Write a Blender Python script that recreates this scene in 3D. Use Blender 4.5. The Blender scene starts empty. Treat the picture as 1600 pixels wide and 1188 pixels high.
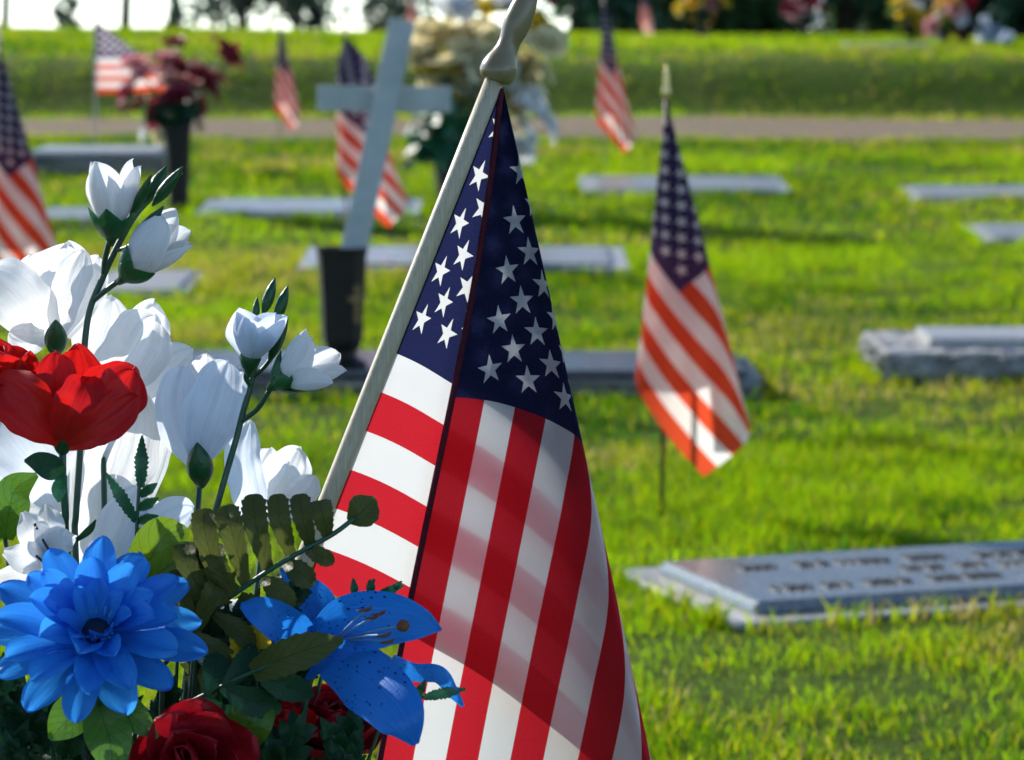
import bpy, bmesh, math, random
import numpy as np
from mathutils import Vector, Matrix, Quaternion

R = math.radians
scene = bpy.context.scene
col = scene.collection

# ------------------------------------------------------------------ camera
F = 4800.0            # focal length in pixels of the 1600 px wide photograph
EYE = Vector((0, 0, 0.72))
PITCH = math.atan((594 - 60) / F)
cam_d = bpy.data.cameras.new('camera')
cam = bpy.data.objects.new('camera', cam_d)
col.objects.link(cam)
cam.location = EYE
cam.rotation_euler = (math.pi / 2 - PITCH, 0, 0)
cam_d.sensor_width = 36
cam_d.lens = 36 * F / 1600
cam_d.clip_start = 0.05
cam_d.clip_end = 2000
cam_d.dof.use_dof = True
cam_d.dof.focus_distance = 1.67
cam_d.dof.aperture_fstop = 108 / 6.8
cam_d.dof.aperture_blades = 0
scene.camera = cam

# ------------------------------------------------------------------ sky and sun
SUN_AZ, SUN_EL = R(-46), R(26)          # azimuth from +Y towards +X
world = bpy.data.worlds.new('World')
scene.world = world
world.use_nodes = True
nt = world.node_tree
bg = nt.nodes['Background']
sky = nt.nodes.new('ShaderNodeTexSky')
sky.sky_type = 'NISHITA'
sky.sun_disc = False
sky.sun_elevation = SUN_EL
sky.sun_rotation = SUN_AZ
sky.air_density = 0.6
sky.dust_density = 0.0
sky.ozone_density = 1.0
nt.links.new(sky.outputs[0], bg.inputs[0])
bg.inputs[1].default_value = 0.15
sun_d = bpy.data.lights.new('sun', 'SUN')
sun = bpy.data.objects.new('sun', sun_d)
col.objects.link(sun)
sun_d.energy = 4.7
sun_d.angle = R(0.55)
sun_d.color = (1.0, 0.94, 0.84)
sdir = Vector((math.sin(SUN_AZ) * math.cos(SUN_EL), math.cos(SUN_AZ) * math.cos(SUN_EL), math.sin(SUN_EL)))
sun.rotation_euler = (-sdir).to_track_quat('-Z', 'Y').to_euler()
sun.location = sdir * 30

vs = scene.view_settings
vs.view_transform = 'Standard'
vs.look = 'None'
vs.gamma = 1
vs.exposure = 0.84
vs.use_curve_mapping = False
scene.cycles.use_denoising = True
scene.cycles.max_bounces = 5
scene.cycles.transmission_bounces = 8
scene.cycles.diffuse_bounces = 3
scene.cycles.use_adaptive_sampling = True
scene.cycles.adaptive_threshold = 0.03
scene.cycles.caustics_reflective = False
scene.cycles.caustics_refractive = False
scene.cycles.sample_clamp_indirect = 6
scene.cycles.glossy_bounces = 3

# ------------------------------------------------------------------ terrain shape
PY = np.array([-40, 0, 4.8, 6.4, 9.0, 11.2, 14.2, 16.4, 16.8, 17.0, 17.36, 17.6, 18.2, 19.4, 22, 26, 30, 40, 70, 400.])
PZ = np.array([0, 0, 0, .02, .09, .19, .262, .285, .290, .31, .52, .59, .625, .66, .70, .745, .72, .45, .30, .0])

def smooth(a, b, t):
    t = np.clip((t - a) / (b - a), 0, 1)
    return t * t * (3 - 2 * t)

def hz(x, y):
    y = np.asarray(y, float); x = np.asarray(x, float)
    z = 0.25 * np.interp(y - .15, PY, PZ) + .5 * np.interp(y, PY, PZ) + .25 * np.interp(y + .15, PY, PZ)
    xc = np.clip(x, -8, 8)
    z = z - 0.010 * xc * smooth(16.5, 24, y)
    z = z + 0.012 * np.sin(x * 1.7 + y * .6) * np.sin(y * 1.1 - x * .5) * smooth(4, 7, y)
    return z

def H(x, y):
    return float(hz(x, y))

RT = Vector((1, 0, 0)); UP = Vector((0, math.sin(PITCH), math.cos(PITCH))); FW = Vector((0, math.cos(PITCH), -math.sin(PITCH)))

def at(px, py, d):
    """point of the place at depth d along the view axis"""
    return EYE + RT * ((px - 800) / F * d) + UP * (-(py - 594) / F * d) + FW * d

def G(px, py):
    """ground point seen at a pixel of the photograph"""
    d = 2.0
    while d < 60:
        p = at(px, py, d)
        if p.z <= H(p.x, p.y):
            break
        d += 0.01
    return p

def camvec(x, y, z):
    """vector from right / up / towards the camera"""
    return (RT * x + UP * y - FW * z).normalized()

# ------------------------------------------------------------------ materials
class NB:
    def __init__(s, name):
        s.m = bpy.data.materials.new(name)
        s.m.use_nodes = True
        s.t = s.m.node_tree
        s.t.nodes.clear()
        s.out = s.t.nodes.new('ShaderNodeOutputMaterial')
    def n(s, typ, **kw):
        x = s.t.nodes.new(typ)
        for k, v in kw.items():
            setattr(x, k, v)
        return x
    def l(s, a, b):
        s.t.links.new(a, b)
    def set(s, sock, v):
        if hasattr(v, 'is_output') or isinstance(v, bpy.types.NodeSocket):
            s.l(v, sock)
        else:
            if isinstance(v, tuple) and len(v) == 3 and sock.type == 'RGBA':
                v = (*v, 1)
            sock.default_value = v
    def math(s, op, a, b=None, c=None, clamp=False):
        x = s.n('ShaderNodeMath', operation=op, use_clamp=clamp)
        s.set(x.inputs[0], a)
        if b is not None: s.set(x.inputs[1], b)
        if c is not None: s.set(x.inputs[2], c)
        return x.outputs[0]
    def mix(s, f, a, b):
        x = s.n('ShaderNodeMix', data_type='RGBA')
        s.set(x.inputs[0], f); s.set(x.inputs[6], a); s.set(x.inputs[7], b)
        return x.outputs[2]
    def noise(s, vec, scale, detail=3, rough=.55):
        x = s.n('ShaderNodeTexNoise')
        if vec is not None: s.l(vec, x.inputs['Vector'])
        x.inputs['Scale'].default_value = scale
        x.inputs['Detail'].default_value = detail
        x.inputs['Roughness'].default_value = rough
        return x.outputs['Fac']
    def mapv(s, vec, scale):
        x = s.n('ShaderNodeMapping')
        s.l(vec, x.inputs[0]); x.inputs['Scale'].default_value = scale
        return x.outputs[0]
    def ramp(s, f, p0, p1):
        x = s.n('ShaderNodeMapRange'); s.set(x.inputs[0], f)
        x.inputs[1].default_value = p0; x.inputs[2].default_value = p1
        return x.outputs[0]
    def bump(s, h, strength, dist):
        x = s.n('ShaderNodeBump'); s.l(h, x.inputs['Height'])
        x.inputs['Strength'].default_value = strength; x.inputs['Distance'].default_value = dist
        return x.outputs[0]

def surf(b, colr, rough=.6, trans=0.0, tcol=None, spec=.4, bump=None, metal=0.0, coat=0):
    p = b.n('ShaderNodeBsdfPrincipled')
    b.set(p.inputs['Base Color'], colr); b.set(p.inputs['Roughness'], rough)
    b.set(p.inputs['Specular IOR Level'], spec); b.set(p.inputs['Metallic'], metal)
    b.set(p.inputs['Coat Weight'], coat)
    if bump is not None: b.l(bump, p.inputs['Normal'])
    if trans > 0:
        t = b.n('ShaderNodeBsdfTranslucent')
        b.set(t.inputs[0], tcol if tcol is not None else colr)
        if bump is not None: b.l(bump, t.inputs['Normal'])
        m = b.n('ShaderNodeMixShader'); b.set(m.inputs[0], trans)
        b.l(p.outputs[0], m.inputs[1]); b.l(t.outputs[0], m.inputs[2])
        b.l(m.outputs[0], b.out.inputs[0])
    else:
        b.l(p.outputs[0], b.out.inputs[0])
    return b.m

def petal_mat(name, c0, c1, trans=.45, rough=.5, vein=.5, spec=.3, spots=None, tint=None):
    """cloth or plastic petal: colour varies between c0 and c1, fine veins run along it"""
    b = NB(name)
    tc = b.n('ShaderNodeTexCoord')
    oi = b.n('ShaderNodeObjectInfo')
    v = b.mapv(tc.outputs['UV'], (26, 2.0, 1))
    ve = b.noise(v, 1.0, 4, .6)
    big = b.noise(tc.outputs['Object'], 38, 3)
    f = b.math('ADD', b.math('MULTIPLY', oi.outputs['Random'], .45), b.math('MULTIPLY', big, .6), clamp=True)
    c = b.mix(f, c0, c1)
    c = b.mix(b.math('MULTIPLY', b.ramp(ve, .45, .75), .30), c, tuple(x * .62 for x in c0))
    if spots is not None:
        sp = b.n('ShaderNodeSeparateXYZ'); b.l(tc.outputs['UV'], sp.inputs[0])
        vo = b.n('ShaderNodeTexVoronoi'); b.l(b.mapv(tc.outputs['UV'], (11, 22, 1)), vo.inputs['Vector'])
        vo.inputs['Scale'].default_value = 1.0
        k = b.math('LESS_THAN', vo.outputs['Distance'], .21)
        win = b.math('MULTIPLY', b.math('GREATER_THAN', sp.outputs[1], .10), b.math('LESS_THAN', sp.outputs[1], .52))
        c = b.mix(b.math('MULTIPLY', b.math('MULTIPLY', k, win), .85), c, spots)
    h = b.math('ADD', ve, b.math('MULTIPLY', b.noise(tc.outputs['Object'], 900, 2), .35))
    bp = b.bump(h, vein, .0012)
    return surf(b, c, rough, trans, None, spec, bp)

def leaf_mat(name, c0, c1, trans=.3, rough=.38, vein=.6, spec=.5):
    b = NB(name)
    tc = b.n('ShaderNodeTexCoord'); oi = b.n('ShaderNodeObjectInfo')
    sp = b.n('ShaderNodeSeparateXYZ'); b.l(tc.outputs['UV'], sp.inputs[0])
    s = b.math('ABSOLUTE', b.math('SUBTRACT', sp.outputs[0], .5))
    d = b.math('SUBTRACT', b.math('MULTIPLY', sp.outputs[1], 7.0), b.math('MULTIPLY', s, 4.0))
    side = b.math('PINGPONG', d, .5)
    rib = b.math('LESS_THAN', side, .045)
    mid = b.math('LESS_THAN', s, .02)
    v = b.math('MAXIMUM', rib, mid)
    f = b.math('ADD', b.math('MULTIPLY', oi.outputs['Random'], .5), b.math('MULTIPLY', b.noise(tc.outputs['Object'], 45, 4), .7), clamp=True)
    c = b.mix(f, c0, c1)
    c = b.mix(b.math('MULTIPLY', v, .45), c, tuple(x * .45 for x in c0))
    hh = b.math('SUBTRACT', b.noise(tc.outputs['Object'], 260, 3), b.math('MULTIPLY', v, .8))
    return surf(b, c, rough, trans, None, spec, b.bump(hh, vein, .0012))

def flag_mat(name, trans=.5, weave=1600, holes=.13, cols=((.50, .008, .018), (.70, .70, .71), (.005, .010, .058))):
    b = NB(name)
    uv = b.n('ShaderNodeUVMap'); uv.uv_map = 'UVMap'
    sp = b.n('ShaderNodeSeparateXYZ'); b.l(uv.outputs[0], sp.inputs[0])
    u, v = sp.outputs[0], sp.outputs[1]         # u: 0..1 over the canton, v: 0..1 over the hoist
    st = b.math('MODULO', b.math('FLOOR', b.math('MULTIPLY', v, 13.0)), 2.0)
    RED, WHITE, BLUE = cols
    stripes = b.mix(st, RED, WHITE)
    cv = b.math('MULTIPLY', v, 13 / 7.0)
    def lattice(off):
        xs = b.math('ADD', b.math('ADD', b.math('MULTIPLY', u, 6.24), -.12), off)     # 12 half cells wide, 10 high
        ys = b.math('ADD', b.math('ADD', b.math('MULTIPLY', cv, 5.6), -.3), off)
        lx = b.math('SUBTRACT', b.math('FRACT', xs), .5)
        ly = b.math('SUBTRACT', b.math('FRACT', ys), .5)
        # metric: cell is (canton width / 6) by (canton height / 5)
        X = b.math('MULTIPLY', lx, 1.0 / 6.24 * CW); Y = b.math('MULTIPLY', ly, 1.0 / 5.6 * .538)
        r = b.math('SQRT', b.math('ADD', b.math('MULTIPLY', X, X), b.math('MULTIPLY', Y, Y)))
        a = b.math('ARCTAN2', X, b.math('MULTIPLY', Y, -1.0))
        k = b.math('PINGPONG', a, math.pi / 5)
        # edge from outer point (R,0) to inner point (q,36deg)
        Ro = .0315; q = Ro * .382
        ax, ay = Ro, 0; bx, by = q * math.cos(math.pi / 5), q * math.sin(math.pi / 5)
        nx, ny = (by - ay), -(bx - ax)
        ln = math.hypot(nx, ny); nx /= ln; ny /= ln
        cc = nx * ax + ny * ay
        e = b.math('ADD', b.math('MULTIPLY', b.math('MULTIPLY', r, b.math('COSINE', k)), nx),
                   b.math('MULTIPLY', b.math('MULTIPLY', r, b.math('SINE', k)), ny))
        ins = b.math('LESS_THAN', e, cc)
        cx = b.math('FLOOR', xs); cy = b.math('FLOOR', ys)
        if off == 0.0:
            ok = b.math('MULTIPLY', b.math('MULTIPLY', b.math('GREATER_THAN', cx, -.5), b.math('LESS_THAN', cx, 5.5)),
                        b.math('MULTIPLY', b.math('GREATER_THAN', cy, -.5), b.math('LESS_THAN', cy, 4.5)))
            return b.math('MULTIPLY', ins, ok)
        ok = b.math('MULTIPLY', b.math('MULTIPLY', b.math('GREATER_THAN', cx, .5), b.math('LESS_THAN', cx, 5.5)),
                    b.math('MULTIPLY', b.math('GREATER_THAN', cy, .5), b.math('LESS_THAN', cy, 4.5)))
        return b.math('MULTIPLY', ins, ok)
    CW = .64
    star = b.math('MAXIMUM', lattice(0.0), lattice(.5))
    canton = b.mix(star, BLUE, WHITE)
    incan = b.math('MULTIPLY', b.math('LESS_THAN', u, 1.0), b.math('LESS_THAN', cv, 1.0))
    c = b.mix(incan, stripes, canton)
    # hem
    tc = b.n('ShaderNodeTexCoord')
    w1 = b.noise(b.mapv(uv.outputs[0], (weave * .12, weave * .5, 1)), 1.0, 2)
    w2 = b.noise(b.mapv(uv.outputs[0], (weave * .3, weave * .18, 1)), 1.0, 2)
    w = b.math('MULTIPLY', b.math('ADD', w1, w2), .5)
    c = b.mix(b.math('MULTIPLY', b.ramp(w, .44, .64), .09), c, (.30, .26, .32))
    dark = b.mix(b.math('MULTIPLY', b.noise(tc.outputs['Object'], 9, 4), .25), c, (.02, .02, .03))
    bp = b.bump(w, .25, .0006)
    m_ = surf(b, dark, .8, trans, c, .15, bp)
    tr = b.n('ShaderNodeBsdfTransparent'); b.l(c, tr.inputs[0])
    mx = b.n('ShaderNodeMixShader'); mx.inputs[0].default_value = holes
    b.l(b.out.inputs[0].links[0].from_socket, mx.inputs[1]); b.l(tr.outputs[0], mx.inputs[2])
    b.l(mx.outputs[0], b.out.inputs[0])
    return m_

def plain(name, c0, c1, rough=.6, scale=40, bump=.3, bd=.001, spec=.4, trans=0, metal=0):
    b = NB(name)
    tc = b.n('ShaderNodeTexCoord')
    f = b.noise(tc.outputs['Object'], scale, 5, .6)
    c = b.mix(b.ramp(f, .3, .7), c0, c1)
    bp = b.bump(b.noise(tc.outputs['Object'], scale * 4, 4), bump, bd)
    return surf(b, c, rough, trans, None, spec, bp, metal)

def granite(name, c0, c1, rough=.35, spec=.5, bump=.15):
    b = NB(name)
    tc = b.n('ShaderNodeTexCoord')
    vo = b.n('ShaderNodeTexVoronoi'); b.l(tc.outputs['Object'], vo.inputs['Vector']); vo.inputs['Scale'].default_value = 260
    f1 = b.noise(tc.outputs['Object'], 320, 3)
    f2 = b.noise(tc.outputs['Object'], 7, 5)
    g = b.math('ADD', b.math('MULTIPLY', vo.outputs['Color'], .5), b.math('MULTIPLY', f1, .5))
    c = b.mix(b.ramp(g, .3, .75), c0, c1)
    c = b.mix(b.math('MULTIPLY', b.ramp(f2, .5, .8), .4), c, tuple(.6 * x for x in c0))
    rr = b.math('ADD', rough, b.math('MULTIPLY', f2, .2))
    bp = b.bump(b.noise(tc.outputs['Object'], 140, 4), bump, .002)
    return surf(b, c, rr, 0, None, spec, bp)

def attr_mat(name, trans, rough, spec=.3):
    b = NB(name)
    a = b.n('ShaderNodeAttribute'); a.attribute_name = 'Col'
    return surf(b, a.outputs['Color'], rough, trans, None, spec)

M = {}
M['white'] = petal_mat('white_petal', (.74, .76, .79), (.86, .87, .88), .52, .55, .35, .25)
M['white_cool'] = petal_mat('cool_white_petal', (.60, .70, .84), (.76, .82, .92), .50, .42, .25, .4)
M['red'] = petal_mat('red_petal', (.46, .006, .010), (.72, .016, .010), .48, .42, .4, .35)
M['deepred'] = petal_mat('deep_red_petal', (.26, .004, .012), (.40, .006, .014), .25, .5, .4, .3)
M['blue'] = petal_mat('blue_petal', (.012, .15, .70), (.055, .40, .90), .44, .42, .3, .35)
M['lily'] = petal_mat('lily_petal', (.010, .16, .68), (.025, .28, .84), .38, .36, .5, .4, spots=(.004, .01, .10))
M['yellow'] = petal_mat('yellow_petal', (.72, .48, .015), (.82, .66, .05), .4, .4, .3)
M['cream'] = petal_mat('cream_petal', (.84, .72, .36), (.88, .84, .66), .5, .5, .3)
M['burg'] = petal_mat('burgundy_petal', (.17, .012, .035), (.30, .035, .06), .4, .5, .3)
M['pink'] = petal_mat('pink_petal', (.62, .22, .26), (.75, .42, .42), .4, .5, .3)
M['orange'] = petal_mat('orange_petal', (.74, .38, .02), (.82, .58, .06), .4, .5, .3)
M['stem'] = plain('stem_plastic', (.008, .045, .028), (.016, .085, .04), .4, 60, .4, .0008, .5)
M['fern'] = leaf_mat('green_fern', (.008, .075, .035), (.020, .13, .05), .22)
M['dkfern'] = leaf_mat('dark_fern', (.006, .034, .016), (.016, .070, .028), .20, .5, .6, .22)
M['bronze'] = leaf_mat('olive_frond', (.035, .052, .016), (.11, .125, .024), .38, .5, .6, .25)
M['ltleaf'] = leaf_mat('light_leaf', (.13, .24, .012), (.24, .36, .02), .42)
M['midleaf'] = leaf_mat('mid_leaf', (.05, .15, .012), (.12, .26, .02), .36)
M['calyx'] = leaf_mat('calyx_green', (.006, .075, .022), (.014, .14, .035), .22)
M['flag'] = flag_mat('flag_cloth', .46, 1500)
M['flag_small'] = flag_mat('small_flag_cloth', .66, 500, .06, ((.66, .070, .018), (.82, .79, .76), (.060, .035, .105)))  # warm red holds sunlight coming through the cloth as well as fading
M['hem'] = plain('hem_unlit', (.035, .004, .012), (.075, .008, .02), .8, 300, .3, .0005, .2)  # thick unlit edge of the cloth, its darkness put into the colour
def pole_mat():
    b = NB('painted_wood_pole')
    tc = b.n('ShaderNodeTexCoord'); mp = b.n('ShaderNodeMapping'); b.l(tc.outputs['Object'], mp.inputs[0])
    mp.inputs['Rotation'].default_value = (0, R(-21.6), 0); mp.inputs['Scale'].default_value = (900, 900, 14)
    g = b.noise(mp.outputs[0], 1.0, 4, .6); n = b.noise(tc.outputs['Object'], 22, 4)
    c = b.mix(b.ramp(g, .3, .7), (.34, .29, .19), (.46, .42, .31))
    c = b.mix(b.math('MULTIPLY', b.ramp(n, .55, .75), .35), c, (.24, .19, .12))
    return surf(b, c, .48, 0, None, .4, b.bump(g, .35, .0006))
M['wood'] = pole_mat()
M['finial'] = plain('gold_plastic', (.15, .12, .06), (.22, .18, .10), .30, 50, .15, .0005, .5)
M['darkpole'] = plain('dark_pole', (.05, .035, .02), (.10, .07, .04), .5, 40, .2, .0006, .4)
M['brass'] = plain('brass_tip', (.55, .42, .16), (.62, .50, .22), .28, 40, .1, .0004, .5, 0, .6)
M['whitewood'] = plain('white_painted_wood', (.29, .33, .33), (.42, .45, .45), .55, 18, .35, .0012, .35)
M['granite_grey'] = granite('grey_granite', (.22, .22, .215), (.46, .455, .44), .24)
M['granite_dark'] = granite('dark_polished_granite', (.045, .048, .05), (.13, .13, .13), .12, .6, .05)
M['granite_top'] = granite('honed_granite', (.16, .165, .165), (.36, .36, .35), .20, .6, .08)
M['granite_rough'] = granite('rough_granite', (.22, .22, .22), (.50, .49, .47), .75, .3, 1.0)
M['bronze_plate'] = granite('bronze_plaque', (.08, .10, .11), (.20, .22, .23), .14, .7, .10)
M['letter'] = plain('raised_letter', (.010, .012, .015), (.03, .035, .04), .5, 80, .2, .0006)
M['letterhi'] = plain('letter_highlight', (.45, .43, .36), (.60, .58, .50), .45, 80, .2, .0006)  # pale tone painted for the highlight on raised letters
M['vase_dark'] = plain('dark_bronze_vase', (.006, .006, .006), (.013, .011, .009), .55, 30, .3, .0008, .25)
M['vase_gold'] = plain('bronze_emblem', (.16, .09, .035), (.24, .14, .05), .4, 50, .2, .0005, .5)
M['bark'] = plain('bark', (.03, .022, .015), (.07, .05, .035), .9, 6, .8, .03, .2)
M['anther'] = plain('anther', (.10, .035, .012), (.16, .06, .02), .7, 200, .4, .0006)
M['daisy_core'] = plain('daisy_core', (.004, .012, .03), (.01, .03, .06), .5, 200, .6, .0008)
M['cyan'] = petal_mat('cyan_filament', (.05, .35, .72), (.12, .48, .80), .3)
M['filament'] = petal_mat('pale_filament', (.10, .28, .60), (.3, .5, .75), .3)
M['grass'] = attr_mat('grass_blade', .58, .65, .08)
M['foliage'] = attr_mat('tree_leaf', .40, .5, .25)

def ground_mat():
    b = NB('turf_soil')
    tc = b.n('ShaderNodeTexCoord'); g = tc.outputs['Object']
    n1 = b.noise(g, 1.1, 5, .6); n2 = b.noise(g, 28, 5, .7); n3 = b.noise(g, .35, 3)
    c = b.mix(b.ramp(n2, .3, .7), (.020, .040, .003), (.075, .130, .005))
    c = b.mix(b.math('MULTIPLY', b.ramp(n1, .55, .72), .55), c, (.13, .105, .035))
    c = b.mix(b.math('MULTIPLY', b.ramp(n3, .5, .7), .4), c, (.10, .17, .012))
    return surf(b, c, .95, 0, None, .1, b.bump(n2, .8, .03))
M['ground'] = ground_mat()

def road_mat():
    b = NB('gravel')
    tc = b.n('ShaderNodeTexCoord'); g = tc.outputs['Object']
    n1 = b.noise(g, 3, 5, .6); n2 = b.noise(g, 60, 4, .7)
    c = b.mix(b.ramp(n2, .3, .7), (.16, .115, .075), (.33, .255, .185))
    c = b.mix(b.math('MULTIPLY', b.ramp(n1, .5, .75), .5), c, (.12, .14, .05))
    return surf(b, c, .95, 0, None, .1, b.bump(n2, .9, .02))
M['road'] = road_mat()

# ------------------------------------------------------------------ object helpers
WM = {}
def mesh(name, verts, faces, uvs=None, smooth_=True):
    me = bpy.data.meshes.new(name)
    me.from_pydata([tuple(v) for v in verts], [], faces)
    if uvs is not None:
        uvl = me.uv_layers.new(name='UVMap')
        li = np.zeros(len(me.loops), dtype=np.int32)
        me.loops.foreach_get('vertex_index', li)
        uvl.data.foreach_set('uv', np.asarray(uvs, dtype=np.float32)[li].ravel())
    if smooth_:
        me.polygons.foreach_set('use_smooth', [True] * len(me.polygons))
    me.update()
    return me

def link(name, me, m, parent=None, mw=None):
    """me: mesh in the frame mw (world matrix); parented to an object of known world matrix"""
    o = bpy.data.objects.new(name, me)
    col.objects.link(o)
    if m is not None and not me.materials:
        me.materials.append(M[m])
    mw = mw or Matrix.Identity(4)
    WM[o.name] = mw
    if parent is not None:
        o.parent = parent
        o.matrix_basis = WM[parent.name].inverted() @ mw
    else:
        o.matrix_basis = mw
    return o

def thing(name, label, cat, loc, group=None):
    o = bpy.data.objects.new(name, None)
    col.objects.link(o)
    o.empty_display_size = .05
    mw = Matrix.Translation(loc)
    o.matrix_basis = mw
    WM[o.name] = mw
    tag(o, label, cat, group)
    return o

def tag(o, label, cat, group=None):
    o['label'] = label; o['category'] = cat
    if group: o['group'] = group
    return o

def wm(parent):
    return WM[parent.name]

def catmull(P, n):
    """resample control rows P (k, dims) to n rows, smooth"""
    P = np.asarray(P, float); k = len(P)
    t = np.linspace(0, k - 1, n)
    i = np.clip(np.floor(t).astype(int), 0, k - 2); f = (t - i)[:, None]
    g = lambda j: P[np.clip(j, 0, k - 1)]
    p0, p1, p2, p3 = g(i - 1), g(i), g(i + 1), g(i + 2)
    p0 = np.where((i - 1 < 0)[:, None], 2 * p1 - p2, p0)
    p3 = np.where((i + 2 > k - 1)[:, None], 2 * p2 - p1, p3)
    return .5 * ((2 * p1) + (-p0 + p2) * f + (2 * p0 - 5 * p1 + 4 * p2 - p3) * f ** 2 + (-p0 + 3 * p1 - 3 * p2 + p3) * f ** 3)

def hermite(xs, ys, q):
    xs = np.asarray(xs, float); ys = np.asarray(ys, float)
    d = np.gradient(ys, xs, axis=0)
    i = np.clip(np.searchsorted(xs, q, side='right') - 1, 0, len(xs) - 2)
    h = xs[i + 1] - xs[i]; t = (q - xs[i]) / h
    t = t[:, None]; h = h[:, None]
    return (2 * t**3 - 3 * t**2 + 1) * ys[i] + (t**3 - 2 * t**2 + t) * h * d[i] + (-2 * t**3 + 3 * t**2) * ys[i + 1] + (t**3 - t**2) * h * d[i + 1]

def tube_mesh(name, pts, radii, ns=8, n=None, cap=True):
    pts = np.array([tuple(p) for p in pts], float); radii = np.asarray(radii, float)
    if n:
        Q = catmull(np.column_stack([pts, radii]), n); pts, radii = Q[:, :3], Q[:, 3]
    vs, fs = [], []
    ref = None
    for i, p in enumerate(pts):
        a = pts[max(i - 1, 0)]; c = pts[min(i + 1, len(pts) - 1)]
        t = Vector(c - a).normalized()
        if ref is None:
            ref = t.orthogonal().normalized()
        s = (ref - t * ref.dot(t)).normalized(); ref = s
        w = t.cross(s)
        for k in range(ns):
            an = 2 * math.pi * k / ns
            vs.append(Vector(p) + (s * math.cos(an) + w * math.sin(an)) * radii[i])
    for i in range(len(pts) - 1):
        for k in range(ns):
            fs.append((i * ns + k, i * ns + (k + 1) % ns, (i + 1) * ns + (k + 1) % ns, (i + 1) * ns + k))
    if cap:
        fs.append(tuple(range(ns))[::-1]); fs.append(tuple((len(pts) - 1) * ns + k for k in range(ns)))
    return mesh(name, vs, fs)

def world_part(name, me, m, parent):
    """mesh given in world coordinates -> rebased to the parent's frame"""
    if parent is not None:
        me.transform(wm(parent).inverted())
        return link(name, me, m, parent, wm(parent))
    return link(name, me, m)

def tube(name, pts, radii, m, parent, ns=8, n=None):
    return world_part(name, tube_mesh(name, pts, radii, ns, n), m, parent)

def ribbon_mesh(name, pts, widths, twist=0., cup=0., fold=0., serr=None, ruffle=0., nl=22, nw=8, seed=0, face=None, rnd_tip=0., wob=0., crease=0.):
    """a leaf or petal along a centre line of (px, py, depth); half widths in photograph pixels"""
    rnd = random.Random(seed)
    P = np.array([tuple(at(*p)) for p in pts]); D = np.array([p[2] for p in pts])
    Wd = np.asarray(widths, float) * D / F
    tw = np.asarray(twist, float) * np.ones(len(pts))
    tt = np.linspace(0, 1, 120); Q0 = catmull(np.column_stack([P, Wd, tw]), 120)
    ts = 1 - (1 - np.linspace(0, 1, nl)) ** (1.7 if rnd_tip else 1.0)
    Q = np.column_stack([np.interp(ts, tt, Q0[:, c]) for c in range(5)])
    if rnd_tip:
        Q[:, 3] *= np.sqrt(np.clip(1 - np.clip((ts - (1 - rnd_tip)) / rnd_tip, 0, 1) ** 2, 0, 1))
    C, Wm, T = Q[:, :3], np.maximum(Q[:, 3], .0002), np.radians(Q[:, 4])
    Wmax = Wm.max()
    ph = [rnd.uniform(0, 6.28) for _ in range(4)]
    vs, fs, uv = [], [], []
    for i in range(nl):
        t = float(ts[i])
        tan = Vector(C[min(i + 1, nl - 1)] - C[max(i - 1, 0)]).normalized()
        view = (Vector(face) if face is not None else (EYE - Vector(C[i]))).normalized()
        S = tan.cross(view).normalized()
        N = S.cross(tan).normalized()
        q = Quaternion(tan, T[i]); S = q @ S; N = q @ N
        w = Wm[i]
        if serr:
            n_, amp = serr
            saw = (t * n_) % 1.0
            w = w * (1 - amp * (1 - saw))
        for j in range(nw + 1):
            s = 2 * j / nw - 1
            off = cup * w * s * s + fold * w * abs(s)
            if ruffle:
                e = abs(s) ** 1.5
                off += ruffle * Wmax * e * (math.sin(t * 9 + ph[0] + 2.0 * s) + .5 * math.sin(t * 17 + ph[1] - 3 * s)) * min(1, t * 3)
                off += ruffle * Wmax * .5 * t * t * math.sin(5 * s + ph[2])
            vs.append(Vector(C[i]) + S * (s * w) + N * off)
            if wob:
                sg = 1 if s > 0 else -1
                k_ = abs(s) ** 2 * w * wob * (math.sin(t * 11 + ph[0] * sg + sg) + .6 * math.sin(t * 23 + ph[1] * sg + 2 * sg))
                vs[-1] = vs[-1] + S * (k_ * sg) + tan * (wob * 1.4 * Wmax * t ** 4 * (math.sin(4.5 * s + ph[3]) + .5 * math.sin(9 * s + ph[2])))
            if crease:
                vs[-1] = vs[-1] + N * (crease * w * (math.sin(s * 9 + ph[2] + 1.5 * t) + .6 * math.sin(s * 17 + ph[3])) * (.3 + .7 * t))
            uv.append((j / nw, t))
    for i in range(nl - 1):
        for j in range(nw):
            a = i * (nw + 1) + j
            fs.append((a, a + 1, a + nw + 2, a + nw + 1))
    return mesh(name, vs, fs, uv)

def ribbon(name, pts, widths, m, parent, **kw):
    return world_part(name, ribbon_mesh(name, pts, widths, **kw), m, parent)

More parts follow.
